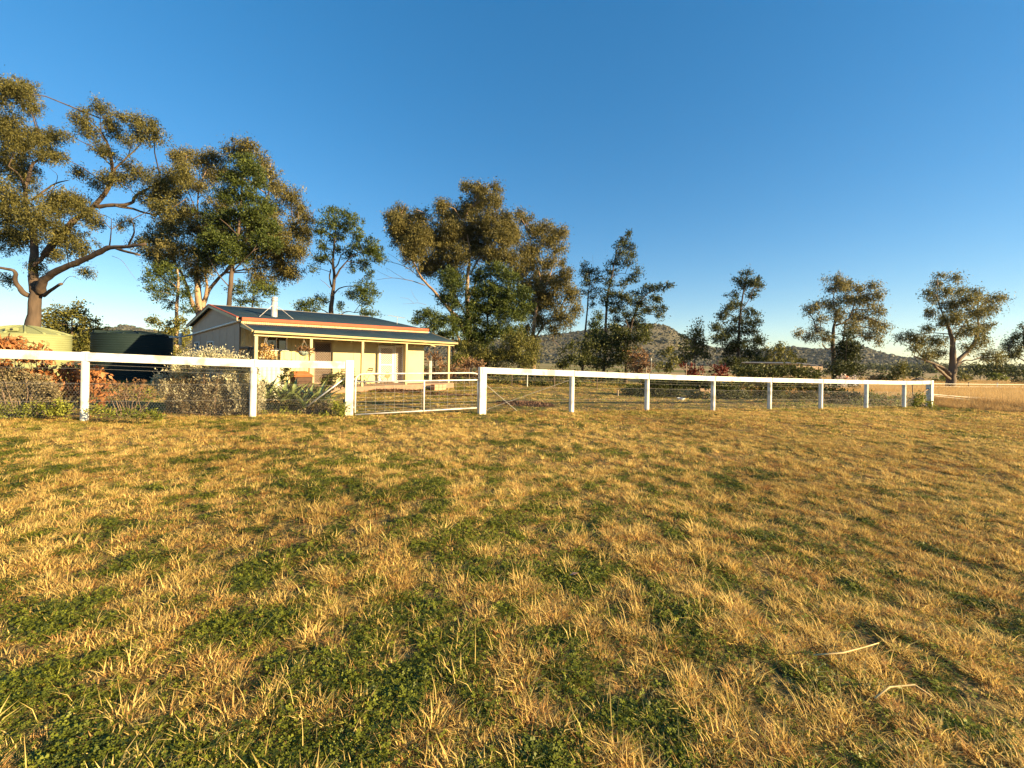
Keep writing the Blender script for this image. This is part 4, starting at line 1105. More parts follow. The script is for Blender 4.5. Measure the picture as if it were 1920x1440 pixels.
# 6 second gum behind it on the right
c6 = [(985, 410, 16, 10), (972, 400, 10, 8), (1005, 430, 20, 14), (1025, 424, 20, 11), (1046, 438, 15, 14), (1060, 434, 6, 12), (1030, 450, 20, 14), (1000, 460, 18, 14), (985, 470, 18, 12), (1055, 465, 9, 9), (1040, 470, 8, 9), (1000, 490, 22, 15), (972, 500, 24, 20), (1053, 490, 8, 9), (1060, 510, 16, 12), (1020, 520, 26, 20), (990, 530, 26, 22), (1050, 530, 24, 16), (1070, 550, 17, 16), (1030, 560, 26, 20), (1000, 570, 26, 20),
      (1080, 580, 13, 14), (1050, 590, 20, 16), (1010, 600, 22, 16), (985, 620, 18, 12), (1066, 600, 14, 10), (1040, 615, 16, 9), (1012, 548, 22, 18), (965, 445, 18, 18), (1030, 492, 16, 12)]
l6 = [([(1000, 670), (998, 640), (1003, 600), (1008, 560), (1012, 520), (1002, 485), (995, 450)], .36, .06), ([(1000, 640), (1020, 610), (1045, 585), (1060, 560)], .16, .04, 1), ([(1008, 560), (1030, 520), (1040, 480), (1045, 450)], .12, .03, 1), ([(1000, 645), (1018, 640), (1036, 638), (1050, 650)], .07, .02, -1)]
tree("gum_tree", "bronze gum with hanging leaf bunches on the right flank of the central gum", "tree", 51, l6, c6, 'gum', M_gumB, M_barkP, 1.1, "eucalyptus trees", .6, 2)
# 7 dark green cypresses in front of them
c7 = [(840, 520, 18, 16), (846, 545, 20, 20), (850, 570, 16, 14), (858, 600, 16, 14), (832, 560, 14, 16), (858, 535, 14, 14)]
tree("cypress_pine", "narrow green cypress in front of the left side of the central gum", "tree", 39, [([(850, 680), (849, 620), (846, 560), (842, 520)], .17, .04)], c7, 'pine', M_pine, M_barkD, 1.1, "cypress pines", .6, 2)
c7b = [(802, 590, 24, 13), (782, 602, 14, 8), (816, 610, 18, 14), (838, 602, 20, 15), (822, 632, 22, 12), (800, 622, 12, 8), (845, 625, 16, 12)]
tree("leafy_tree", "small dark leafy tree at the right end of the cottage roof", "tree", 37, [([(815, 690), (815, 650), (812, 610)], .12, .04)], c7b, 'pine', M_pine, M_barkD, 1.0, None, .6, 2)
c8 = [(930, 508, 26, 13), (900, 520, 18, 16), (950, 524, 22, 16), (925, 545, 32, 16), (892, 553, 22, 16), (960, 558, 26, 20), (984, 550, 13, 12), (910, 580, 32, 16), (946, 588, 28, 18), (975, 590, 18, 16), (890, 605, 24, 12), (930, 618, 32, 16), (900, 638, 28, 15), (960, 628, 24, 16), (938, 568, 26, 16), (985, 575, 12, 12), (884, 578, 14, 18), (872, 618, 16, 16), (890, 630, 18, 14), (866, 650, 20, 10)]
tree("cypress_pine", "broad green cypress in front of the trunk of the central gum", "tree", 40, [([(912, 690), (913, 640), (914, 600), (915, 560), (920, 515)], .2, .04), ([(914, 590), (935, 560), (955, 535)], .07, .03)], c8, 'pine', M_pine, M_barkD, 1.3, "cypress pines", .6, 2)
c9 = [(968, 640, 26, 20), (1000, 650, 16, 22), (990, 675, 22, 14), (942, 660, 22, 18), (912, 665, 28, 16), (880, 655, 22, 16), (862, 672, 22, 11), (930, 682, 26, 8), (970, 668, 20, 14)]
tree("shrub", "drooping yellow green shrub above the left end of the long white rail", "shrub", 36, [], c9, 'gum', M_bushy, M_twig, .95, "shrubs beyond the yard", .5, base=(950, 690))
c9b = [(812, 672, 12, 12), (830, 684, 14, 10), (860, 690, 18, 8), (882, 684, 18, 10), (905, 690, 18, 8), (800, 695, 12, 8), (845, 700, 20, 8), (880, 703, 24, 8), (915, 702, 18, 8), (815, 703, 16, 8)]
tree("shrub", "brown leafless looking shrubs seen through the right verandah post", "shrub", 32, [], c9b, 'bush', M_brownb, M_twig, .7, "shrubs beyond the yard", .5, base=(855, 712))
c9c = [(930, 705, 18, 10), (965, 708, 20, 9), (1000, 708, 20, 9), (1040, 706, 22, 10), (1080, 708, 20, 9), (1120, 706, 24, 10), (1160, 706, 20, 11), (945, 715, 22, 5), (1010, 716, 26, 5), (1070, 716, 26, 5)]
tree("hedge", "low ragged olive hedge at the back of the yard under the long white rail", "hedge", 31, [], c9c, 'bush', M_dkbush, M_twig, .85, None, .4, base=(1040, 722), tintbias=.08)

# 8 three pines right of the gums
tree("cypress_pine", "slim pine with wispy crown, leftmost of the three pines before the hill", "tree", 46, [([(1092, 690), (1096, 645), (1100, 595), (1103, 555), (1106, 520), (1100, 494)], .17, .03), ([(1104, 550), (1114, 530), (1118, 515)], .05, .02)],
     [(1098, 498, 5, 8), (1095, 515, 8, 9), (1114, 510, 11, 7), (1101, 530, 12, 8), (1120, 525, 9, 8), (1117, 545, 10, 8), (1098, 550, 6, 6), (1110, 574, 8, 4), (1104, 512, 9, 8), (1112, 558, 6, 4)], 'pine', M_dkpine, M_barkD, .8, "cypress pines", .5, 1,
     dead=[([(1110, 512), (1112, 495), (1111, 478)], .015, .006, 0)])
tree("cypress_pine", "tall ragged pine, highest of the three pines before the hill", "tree", 45, [([(1132, 700), (1135, 640), (1137, 590), (1140, 550), (1148, 515), (1155, 475), (1170, 442)], .21, .03), ([(1147, 520), (1165, 512), (1185, 518)], .05, .02), ([(1155, 478), (1172, 474), (1186, 480)], .04, .02)],
     [(1178, 441, 6, 6), (1172, 454, 11, 6), (1182, 464, 11, 6), (1160, 460, 8, 6), (1186, 480, 12, 7), (1166, 480, 14, 7), (1150, 495, 12, 7), (1178, 495, 15, 6), (1146, 510, 10, 6), (1193, 515, 10, 5), (1180, 526, 12, 6), (1196, 506, 4, 6), (1143, 530, 10, 8), (1142, 550, 10, 8), (1136, 566, 11, 8), (1150, 555, 8, 6), (1168, 535, 8, 5)], 'pine', M_dkpine, M_barkD, 1.0, "cypress pines", .5, 1)
tree("cypress_pine", "leaning pine stretching right, lowest of the three pines before the hill", "tree", 44, [([(1174, 690), (1178, 640), (1184, 610), (1190, 590), (1199, 568), (1214, 550), (1238, 540)], .20, .04), ([(1180, 620), (1172, 595), (1166, 575)], .09, .03)],
     [(1215, 540, 12, 7), (1236, 542, 16, 6), (1253, 537, 8, 4), (1196, 551, 12, 7), (1180, 560, 16, 9), (1165, 555, 11, 9), (1160, 575, 16, 10), (1200, 570, 16, 10), (1186, 588, 20, 9), (1225, 560, 14, 7), (1236, 578, 11, 8), (1239, 592, 8, 6), (1216, 584, 12, 8), (1190, 604, 20, 9), (1206, 615, 16, 9), (1155, 600, 12, 8), (1148, 585, 8, 8)], 'pine', M_dkpine, M_barkD, .95, "cypress pines", .5, 1)
tree("leafy_tree", "small deep green pine sapling between the slim pine and the tall pine trunks", "tree", 41, [([(1118, 700), (1119, 650), (1120, 595)], .08, .02)], [(1120, 592, 9, 10), (1116, 612, 14, 10), (1124, 628, 16, 10), (1110, 630, 10, 8)], 'pine', M_pine, M_barkD, .9, None, .5, 1)
c12 = [(1100, 645, 16, 16), (1126, 650, 26, 20), (1150, 640, 22, 16), (1180, 640, 22, 20), (1204, 630, 16, 16), (1150, 615, 14, 10), (1170, 668, 30, 16), (1112, 680, 26, 12), (1142, 680, 26, 12), (1160, 625, 18, 12), (1095, 670, 14, 14)]
tree("shrub", "wide dark green thicket under the three pines", "shrub", 40, [], c12, 'bush', M_dkbush, M_twig, .95, "shrubs beyond the yard", .6, base=(1140, 700))
tree("shrub", "reddish brown twiggy shrub at the right foot of the dark thicket", "shrub", 38, [], [(1195, 668, 16, 12), (1208, 682, 13, 10), (1185, 684, 16, 10), (1212, 664, 8, 8), (1200, 695, 16, 6)], 'bush', M_brownb, M_twig, .8, "shrubs beyond the yard", .6, base=(1198, 702), tintbias=-.1)
tree("shrub", "near black shrub in the gap below the blue hillside, left of the dark thicket", "shrub", 44, [], [(1064, 660, 12, 12), (1060, 680, 16, 10), (1075, 672, 10, 12), (1048, 686, 10, 8), (1072, 645, 8, 8)], 'bush', M_dkbush, M_twig, .8, "shrubs beyond the yard", .6, base=(1062, 700), tintbias=-.15)
tree("shrub", "tan and green rounded shrub between the thicket and the small round tree", "shrub", 46, [], [(1250, 660, 13, 9), (1262, 678, 12, 9), (1234, 686, 14, 7), (1262, 668, 9, 8), (1250, 690, 18, 6)], 'bush', M_bushy, M_twig, .7, "shrubs beyond the yard", .6, base=(1250, 700), tintbias=-.05)
tree("round_tree", "small round headed tree standing before the right foot of the brown hill", "tree", 50, [([(1303, 712), (1302, 680), (1302, 640)], .10, .03)], [(1310, 611, 7, 7), (1308, 625, 12, 9), (1296, 635, 15, 9), (1286, 650, 13, 12), (1310, 650, 17, 10), (1300, 665, 19, 12), (1281, 670, 10, 10), (1324, 664, 10, 9), (1308, 638, 13, 9)], 'bush', M_dkbush, M_barkD, .9, None, .7, 1, tintbias=.12)
c15 = [(1400, 514, 11, 5), (1386, 525, 10, 6), (1416, 528, 12, 8), (1396, 535, 16, 8), (1426, 540, 6, 8), (1410, 554, 12, 6), (1376, 555, 10, 6), (1378, 570, 12, 8), (1366, 580, 12, 8), (1400, 585, 12, 6), (1416, 590, 10, 6), (1356, 595, 12, 8), (1386, 600, 16, 8), (1410, 605, 16, 8), (1346, 614, 12, 8), (1372, 620, 20, 10), (1405, 622, 20, 8), (1352, 635, 16, 10), (1386, 645, 26, 12), (1420, 640, 13, 12), (1366, 660, 22, 12), (1410, 665, 22, 12), (1386, 684, 32, 12), (1422, 680, 16, 10)]
tree("cypress_pine", "tall dark pine with tufted narrow top standing alone right of the brown hill", "tree", 49, [([(1383, 712), (1384, 660), (1386, 610), (1390, 570), (1396, 535), (1400, 515)], .24, .04), ([(1388, 585), (1405, 560), (1415, 535)], .07, .02), ([(1385, 625), (1370, 612), (1355, 602)], .05, .02)], c15, 'pine', M_dkpine, M_barkD, 1.05, "cypress pines", .6, 1)
tree("shrub", "golden olive bushes behind the shed roof", "shrub", 44, [], [(1465, 655, 12, 8), (1446, 660, 13, 10), (1485, 665, 12, 9), (1460, 675, 22, 10), (1500, 680, 9, 7), (1480, 684, 18, 8), (1440, 680, 12, 9), (1462, 645, 7, 5)], 'bush', M_bushy, M_twig, .9, "shrubs beyond the yard", .6, base=(1465, 700), tintbias=-.1)
for bx, by, lab in ((1302, 692, "deep red leaved shrub behind the rail below the small round tree"), (1350, 690, "deep red leaved shrub behind the rail below the tall dark pine")):
    tree("red_shrub", lab, "shrub", 34, [], [(bx - 6, by, 10, 6), (bx + 8, by + 1, 10, 6), (bx, by + 9, 16, 7), (bx + 3, by + 20, 18, 9)], 'bush', M_redb, M_twig, .8, "red shrubs", .6, base=(bx, 720))
# 9 gums of the field
c16 = [(1550, 522, 6, 5), (1568, 517, 8, 5), (1576, 530, 16, 8), (1560, 540, 12, 6), (1590, 535, 16, 10), (1610, 540, 12, 8), (1636, 535, 12, 6), (1646, 550, 9, 11), (1622, 560, 20, 11), (1590, 560, 20, 11), (1556, 570, 16, 10), (1530, 575, 14, 8), (1514, 580, 9, 8), (1536, 595, 16, 6), (1640, 580, 14, 13), (1610, 590, 20, 13), (1640, 605, 16, 10), (1660, 609, 8, 6), (1650, 620, 11, 9), (1626, 625, 14, 9), (1530, 615, 13, 8), (1546, 630, 16, 8), (1516, 630, 11, 7), (1498, 622, 6, 8), (1650, 640, 6, 6), (1600, 610, 16, 10), (1572, 590, 14, 12)]
tree("gum_tree", "round crowned gum standing in the field behind a dark young pine", "tree", 60, [([(1564, 712), (1563, 670), (1561, 640), (1565, 605), (1570, 580)], .42, .14), ([(1562, 650), (1552, 655), (1542, 646)], .14, .10), ([(1566, 610), (1590, 600), (1602, 570), (1610, 545)], .16, .04, 1), ([(1568, 590), (1562, 560), (1572, 530)], .12, .03), ([(1563, 625), (1540, 620), (1520, 628)], .09, .03), ([(1578, 660), (1582, 630), (1586, 600)], .2, .1, 1)], c16, 'gum', M_gumB, M_barkD, .92, "eucalyptus trees", .6, 1, tintbias=.12)
tree("cypress_pine", "dark conical young pine in front of the field gum trunk", "tree", 53, [([(1585, 716), (1586, 670), (1588, 630)], .10, .03)], [(1590, 628, 11, 9), (1585, 648, 19, 12), (1590, 670, 25, 12), (1580, 690, 27, 12), (1604, 694, 18, 11), (1566, 698, 13, 10), (1590, 708, 26, 6), (1596, 655, 16, 12)], 'pine', M_dkpine, M_barkD, 1.15, "cypress pines", .7, 1)
c18 = [(1762, 515, 10, 4), (1757, 530, 12, 6), (1796, 520, 10, 6), (1740, 548, 13, 6), (1750, 560, 12, 6), (1746, 584, 12, 8), (1776, 545, 15, 8), (1800, 545, 15, 8), (1830, 545, 9, 5), (1816, 560, 21, 10), (1786, 570, 21, 12), (1850, 560, 16, 8), (1870, 555, 12, 6), (1884, 557, 6, 5), (1856, 578, 16, 8), (1830, 585, 21, 12), (1790, 595, 21, 12), (1766, 600, 12, 10), (1850, 610, 13, 8), (1820, 615, 16, 10), (1840, 640, 14, 8), (1866, 660, 9, 8), (1870, 670, 10, 6), (1846, 665, 11, 9), (1815, 650, 11, 8),
       (1740, 615, 13, 6), (1710, 630, 17, 8), (1686, 632, 11, 6), (1730, 635, 21, 8), (1756, 640, 15, 10), (1760, 660, 13, 9), (1720, 650, 16, 6), (1735, 664, 16, 6), (1835, 625, 14, 8), (1795, 625, 10, 8)]
l18 = [([(1782, 722), (1784, 705), (1787, 688), (1786, 665), (1786, 640), (1780, 620), (1774, 600)], .52, .12), ([(1787, 690), (1800, 672), (1818, 655), (1830, 635), (1834, 610), (1832, 585)], .30, .06, 1), ([(1783, 706), (1772, 692), (1755, 684), (1735, 676), (1714, 668)], .24, .08, -1), ([(1786, 640), (1800, 620), (1812, 600)], .12, .04, 1), ([(1790, 690), (1808, 676), (1822, 676)], .13, .05), ([(1780, 620), (1768, 590), (1758, 560), (1758, 535)], .10, .03), ([(1782, 712), (1768, 700), (1752, 685)], .2, .12, -2)]
tree("gum_tree", "spreading gum with thick forked trunk in the dry field at the right", "tree", 43, l18, c18, 'gum', M_gumA, M_barkM, .95, "eucalyptus trees", .6, 1, tintbias=.15)
tree("gum_tree", "gum half cut off by the right edge of the picture", "tree", 58, [([(1932, 722), (1930, 690), (1925, 660)], .4, .2), ([(1928, 680), (1905, 668), (1890, 655)], .12, .04)], [(1905, 630, 14, 6), (1890, 644, 15, 8), (1910, 655, 12, 8), (1918, 611, 6, 4), (1895, 664, 12, 6), (1935, 625, 16, 10), (1945, 645, 18, 12), (1926, 640, 12, 8), (1940, 605, 12, 8)], 'gum', M_dkbush, M_barkD, .95, "eucalyptus trees", .6, 1)
for (x, y, rx, ry, d, m_, lab) in ((1838, 692, 10, 10, 88, M_dkbush, "dark round bush right of the field gum trunk"), (1870, 692, 15, 14, 80, M_dkbush, "bigger grey green bush beside the dark round bush in the field"), (1904, 696, 17, 9, 90, M_dkbush, "low wide dark bush at the right edge of the field"),
                                 (1762, 712, 13, 7, 60, M_weed, "bright green low shrub at the left foot of the field gum"), (1808, 707, 12, 7, 62, M_bushy, "olive low shrub at the right foot of the field gum"), (1688, 692, 9, 13, 52, M_bushy, "thin golden sapling above the rail left of the field gum"), (1672, 708, 17, 7, 56, M_dkbush, "dark spreading weeds at the foot of the golden sapling"), (1640, 707, 8, 7, 58, M_greyb, "pale twiggy bush above the rail right of the dark young pine"),
                                 (1872, 708, 9, 8, 70, M_weed, "light green sapling before the bigger grey green bush"), (1915, 714, 12, 6, 60, M_dkbush, "ragged green clump at the right edge of the field"), (1715, 700, 8, 4, 110, M_dkbush, "small far bush in the paddock left of the field gum")):
    tree("field_shrub", lab, "shrub", d, [([(x, y + 14), (x, y)], .08, .03)] if d > 70 and ry > 6 else [], [(x, y, rx, ry), (x - rx * .5, y + ry * .5, rx * .7, ry * .7), (x + rx * .5, y + ry * .4, rx * .7, ry * .7)], 'bush', m_, M_barkD, .85, "shrubs of the field", .6, 1, base=(x, y + 10), tintbias=-.05)
# far trees at the foot of the hills, each still told apart
for i in range(34):
    x = 1625 + i * 9.2 + RNG.uniform(-3, 3); d = RNG.uniform(380, 470)
    y0 = 692 + (x - 1640) * .003
    tree("far_tree", "far grey green tree in the line of trees below the right hill", "tree", d, [], [(x, y0 - 3, 5.0, 3.6), (x + 3, y0 - 1, 4, 3)], 'bush', M_dkbush, M_barkD, .55, "tree line below the right hill", .6, 0, base=(x, y0))
for (x, d) in ((1705, 170), (1722, 150), (1650, 210), (1748, 230), (1676, 260), (1815, 240), (1790, 190), (1850, 200)):
    y = CY + (x - CX) * .01745 + 3.6 / d * F
    tree("paddock_tree", "dark tree dotted in the far paddock", "tree", d, [], [(x, y - 4, 5.5, 3.2), (x + 4, y - 2.5, 4, 2.5)], 'bush', M_dkbush, M_barkD, .8, "trees dotted in the far paddock", .6, 0, base=(x, y))
# left bushes
tree("bushy_tree", "rounded olive green tree between the two water tanks", "tree", 33, [([(135, 668), (135, 640), (135, 600)], .14, .05)], [(110, 586, 22, 13), (140, 588, 22, 12), (165, 602, 17, 12), (90, 602, 16, 13), (130, 618, 36, 18), (170, 634, 22, 18), (92, 628, 16, 18), (125, 645, 36, 16), (165, 655, 24, 14), (182, 622, 12, 14), (150, 575, 10, 6)], 'bush', M_bushy, M_barkD, .95, None, .6, 1, tintbias=-.05)
tree("shrub", "light green shrub between the dark tank and the cottage gable", "shrub", 28.5, [], [(290, 606, 16, 8), (322, 612, 18, 12), (338, 602, 12, 10), (310, 626, 20, 8), (342, 640, 10, 14), (336, 665, 12, 14), (348, 620, 10, 12), (276, 598, 8, 5)], 'bush', M_bushy, M_twig, .7, None, .6, base=(330, 690))

# ------------------------------------------------------------------ garden along the fence
def gd(x, back):
    """depth of a spot 'back' metres behind the fence at pixel column x"""
    k = (x - CX) / F
    # point on fence offset by back, seen at column x
    o = FP + FN * back
    s = (k * o[1] - o[0]) / (FD[0] - k * FD[1])
    return float(o[1] + FD[1] * s)

def shrub(name, label, x, back, clusters, style, m, fill=.9, group=None, stems=0, tintbias=0.0, cat="shrub", zs=.8, width=None):
    d = gd(x, back); b = W(x, 760, d); gz = g(b[0], b[1])
    t = thing(name, label, cat, (b[0], b[1], gz), group)
    cents = foliage(t, clusters, d, style, m, fill, zs, name="foliage", tintbias=tintbias, width=width)
    if stems:
        mb_ = MB()
        for c in cents:
            for q in range(stems):
                e = c + RNG.normal(0, .10, 3); s0 = np.array([b[0] + (c[0] - b[0]) * .35 + RNG.normal(0, .06), c[1] * .5 + b[1] * .5, gz])
                mb_.tube([s0, (s0 + e) / 2 + RNG.normal(0, .05, 3), e], [.012, .009, .004], 4, cap=False)
        mb_.build("stem", M_twig, t)
    return t
# silver shrub; low clusters are dead brown, deepened further for shade
sil = []
for x, y, rx, ry, tb in ((330, 700, 14, 18, .3), (345, 690, 16, 16, .35), (372, 688, 12, 20, .4), (392, 680, 14, 18, .4), (415, 684, 14, 18, .4), (436, 692, 15, 20, .4), (455, 690, 14, 16, .35), (470, 704, 12, 22, .3), (312, 722, 14, 16, .1), (298, 716, 8, 12, .3), (380, 668, 8, 8, .4), (400, 664, 8, 8, .4), (428, 670, 8, 8, .4), (365, 672, 8, 8, .35), (350, 672, 7, 7, .3), (482, 730, 12, 18, .3), (478, 752, 14, 16, .15),
                       (330, 735, 20, 18, -.15), (360, 725, 20, 18, -.25), (395, 722, 18, 16, -.2), (352, 752, 26, 18, -.3), (390, 750, 24, 18, -.35), (425, 735, 22, 20, .05), (450, 730, 18, 20, .15), (430, 758, 26, 16, -.2), (462, 762, 20, 14, 0), (375, 770, 34, 9, -.35), (325, 762, 16, 12, -.25), (440, 774, 30, 7, -.3)):
    sil.append((x, y, rx, ry, None, tb))
shrub("silver_shrub", "large silver leaved bush with dead brown, shade darkened lower growth, reaching over the left white rail", 395, .72, sil, 'spike', M_silver, .95, stems=1, zs=.28, width=150)
# rust coloured dead leaves
dl = [(x, y, 12, 9, None, RNG.uniform(-.2, .2)) for x, y in ((8, 668), (30, 652), (52, 660), (72, 655), (88, 668), (15, 690), (45, 700), (75, 690), (100, 700), (128, 690), (148, 700), (160, 712), (178, 700), (182, 720), (120, 715), (95, 720), (5, 645), (25, 640), (140, 728), (186, 738), (-15, 660), (-20, 690))]
shrub("withered_plant", "withered big leaved plants with rust brown leaves along the left fence", 85, .75, dl, 'big', M_deadl, .75, stems=2, zs=.25, width=190)
gb = [(x, y, 18, 13, None, RNG.uniform(-.2, .15)) for x, y in ((-10, 710), (15, 702), (35, 712), (60, 712), (85, 722), (20, 730), (50, 735), (80, 742), (100, 735), (-15, 740), (10, 752))]
shrub("grey_shrub", "grey brown twiggy shrub at the left edge behind the fence netting", 45, .35, gb, 'bush', M_greyb, .7, stems=3, zs=.25, width=120)
gw = [(x, y, 16, 8, None, RNG.uniform(-.25, .2)) for x, y in ((-5, 768), (20, 762), (45, 770), (70, 762), (90, 768), (110, 758), (100, 775), (125, 772), (10, 780), (55, 780), (180, 770), (205, 775), (240, 772), (270, 775), (300, 778))]
shrub("weeds", "low green weeds along the foot of the left fence", 60, .12, gw, 'bush', M_weed, .55, cat="weeds", zs=.1, width=60)
rt = [(x, y, 14, 6, None, 0) for x, y in ((215, 722), (240, 728), (265, 730), (230, 740), (270, 742), (200, 718), (255, 718))]
shrub("red_stemmed_plant", "sparse red brown stemmed plant in front of the dark tank", 240, .8, rt, 'bush', M_brownb, .45, stems=3, zs=.3, width=80)
yc = [(x, y, 12, 7, None, 0) for x, y in ((262, 742), (275, 736), (285, 745), (205, 735), (190, 732))]
shrub("yellow_herb", "pale yellow green herb left of the silver bush behind the netting", 270, 1.2, yc, 'bush', M_weed, .5, cat="plant", zs=.3, width=60)

# big fleshy rosette plants by the gate (each leaf a part)
M_agave = mat("agave_leaf", (.27, .31, .11), (.17, .22, .07), 5, .45, c3=(.40, .38, .16), s3=4)
def agave_leaf_mesh():
    n = 7; v = []; f = []
    for i in range(n):
        t = i / (n - 1); w = .062 * (math.sin(min(t * 2.2 + .5, math.pi)) * (1 - t ** 3) + .02); z = t; y = .25 * t * t
        v += [(-w, y - .035 * (1 - t), z), (0, y + .02, z), (w, y - .035 * (1 - t), z)]
    for i in range(n - 1):
        k = i * 3; f += [(k, k + 1, k + 4, k + 3), (k + 1, k + 2, k + 5, k + 4)]
    me = bpy.data.meshes.new("leaf"); me.from_pydata(v, [], f); me.materials.append(M_agave)
    me.polygons.foreach_set("use_smooth", np.ones(len(me.polygons), bool)); return me
AG = agave_leaf_mesh()
def agave(label, x, back, nl, size, zlift=0.0, cat="succulent", group="fleshy leaved plants by the gate"):
    d = gd(x, back); p = W(x, 760, d); p[2] = g(p[0], p[1]) + zlift
    t = thing("agave", label, cat, p, group)
    for k in range(nl):
        o = bpy.data.objects.new("leaf", AG); COL.objects.link(o); o.parent = t
        tilt = math.radians(18 + 52 * (k / nl) + random.uniform(-8, 8)); yaw = k * 2.4 + random.uniform(-.3, .3)
        s = size * random.uniform(.8, 1.15)
        o.rotation_euler = (-tilt, 0, yaw); o.scale = (s * random.uniform(1.4, 1.9), s, s); o.location = (0, 0, .02)
for lab, x, back, nl, sz, zl in (("tallest fleshy rosette on the right, nearest the steel stay", 594, .9, 14, .80, .12), ("fleshy rosette in the middle of the bed below the rusty lidded box", 548, 1.0, 13, .66, .22), ("fleshy rosette under the pale raised bed", 528, .8, 12, .62, .25), ("broad leaved rosette right behind the second white post", 499, .9, 11, .66, .34), ("small rosette at the foot of the tallest rosette", 570, .5, 11, .52, .12), ("mid sized rosette standing up before the brown box body", 578, 1.5, 12, .62, .15), ("small rosette nearest the gate post", 615, 1.2, 10, .50, .06)):
    agave(lab, x, back, nl, sz, zl)
sc_ = [(x, y, 13, 9, None, RNG.uniform(-.2, .1)) for x, y in ((495, 722), (510, 735), (530, 738), (550, 742), (575, 748), (600, 752), (500, 752), (525, 756), (548, 760), (575, 765), (600, 770))]
shrub("garden_bed_plants", "dark green undergrowth of the bed between the second post and the gate post", 545, .85, sc_, 'bush', M_dkbush, .75, cat="plants", zs=.2, width=120)
sb = [(x, y, 10, 8, None, RNG.uniform(-.2, .2)) for x, y in ((580, 755), (592, 762), (605, 768), (615, 760), (600, 775), (622, 775), (575, 770))]
shrub("dry_bush", "small dry brown bush at the foot of the gate stay", 598, .35, sb, 'bush', M_greyb, .7, stems=2, zs=.2, width=50)
cg = [(x, y, 10, 5, None, RNG.uniform(-.1, .3)) for x, y in ((500, 778), (520, 780), (545, 776), (565, 780), (588, 780), (610, 778), (630, 772), (640, 780), (530, 770), (645, 765), (632, 758))]
shrub("dry_weeds", "orange green dry weeds along the fence foot between second post and gate post", 570, .10, cg, 'bush', M_weed, .6, cat="weeds", zs=.1, width=40)
uc = [(x, y, 10, 7, None, RNG.uniform(-.25, .1)) for x, y in ((548, 728), (560, 731), (574, 729), (588, 733), (602, 734), (556, 741), (580, 742), (540, 735))]
shrub("garden_bed_plants", "dark green leafy plants right below the rusty lidded box", 570, 2.0, uc, 'bush', M_dkbush, .85, cat="plants", zs=.25, width=60)
fl_ = [(535, 688, 9, 7, None, .1), (540, 700, 10, 8, None, -.2), (536, 715, 8, 10, None, -.1), (545, 722, 8, 8, None, -.2), (530, 680, 6, 5, None, .2)]
shrub("flowering_bush", "dark upright leafy bush in front of the left verandah window", 537, 1.9, fl_, 'bush', M_dkbush, .8, stems=1, cat="bush", zs=.3, width=30)
pv = [(632, 708, 9, 6, None, 0), (648, 706, 10, 6, None, .1), (640, 718, 14, 7, None, -.1), (618, 722, 8, 6, None, -.2), (655, 716, 9, 8, None, 0), (612, 714, 6, 5, None, -.2)]
dd = 17.4; p = W(637, 726, dd)
pt = thing("potted_shrubs", "clump of green and brown pot plants on the verandah behind the gate post", "plants", (p[0], p[1], g(p[0], p[1])))
foliage(pt, pv, dd, 'bush', M_dkbush, .8, .4, name="foliage", tintbias=.08, width=50)

# raised corrugated bed
M_pcream = mat("pale_steel", (.62, .58, .42), (.56, .52, .37), 5, .5)
dB = 13.6
q0, q1 = W(481, 690, dB), W(533, 690, dB + .55)
gz = g(q0[0], q0[1]); zt = W(505, 685, dB)[2]
rb = thing("raised_bed", "pale cream corrugated steel raised garden bed below the verandah window", "garden bed", (q0[0], q0[1], gz))
dv = (q1 - q0); dv[2] = 0; Lb = np.linalg.norm(dv); dv /= Lb; nvv = np.array([-dv[1], dv[0], 0])
for k in range(6):
    P = []
    for i in range(9):
        t = (k + i / 8) / 6 * Lb; P.append((t, -.018 * abs(math.sin(i / 8 * math.pi))))
    V = [np.array([q0[0], q0[1], gz - .02]) + dv * t + nvv * o for t, o in P] + [np.array([q0[0], q0[1], zt]) + dv * t + nvv * o for t, o in P]
    b = MB(); b.add(V, [(i, i + 1, 10 + i, 9 + i) for i in range(8)]); b.build("panel", M_pcream, rb)
b = MB(); b.box(np.array([q0[0], q0[1], (gz + zt) / 2 - .03]) + dv * Lb / 2 + nvv * .42, (Lb, .78, zt - gz - .06), dv); b.build("soil", mat("potting_soil", (.06, .04, .025), (.04, .028, .018), 9, 1), rb)
for u in (0, 1):
    V = [np.array([q0[0], q0[1], z]) + dv * (u * Lb) + nvv * o for z in (gz, zt) for o in (0, .82)]
    b = MB(); b.add(V, [(0, 1, 3, 2)]); b.build("panel", M_pcream, rb)
b = MB(); b.beam(np.array([q0[0], q0[1], zt]), np.array([q0[0], q0[1], zt]) + dv * Lb, .03, .03); b.build("rim", M_pcream, rb)

# box with a rusty lid
dK = 16.1; k0 = W(565, 716, dK); gz = g(k0[0], k0[1])
kb = thing("lidded_box", "brown wooden box with rusty orange sloping lid in front of the verandah", "box", (k0[0], k0[1], gz))
ax = HD; sw = .66; sd = .5; zt = W(565, 706, dK)[2]; zl = W(565, 698.5, dK)[2]
cbase = np.array([k0[0], k0[1], 0]);
def KB(a, b_, z): return cbase + HD * a + HN * b_ + np.array([0, 0, z])
for i in range(4):
    z0 = gz + (zt - gz) * i / 4; z1 = gz + (zt - gz) * (i + 1) / 4 - .008
    b = MB(); b.hexa([KB(-sw / 2, -sd / 2, z0), KB(sw / 2, -sd / 2, z0), KB(sw / 2, sd / 2, z0), KB(-sw / 2, sd / 2, z0), KB(-sw / 2, -sd / 2, z1), KB(sw / 2, -sd / 2, z1), KB(sw / 2, sd / 2, z1), KB(-sw / 2, sd / 2, z1)])
    b.build("board", M_brown, kb)
b = MB(); e = .07
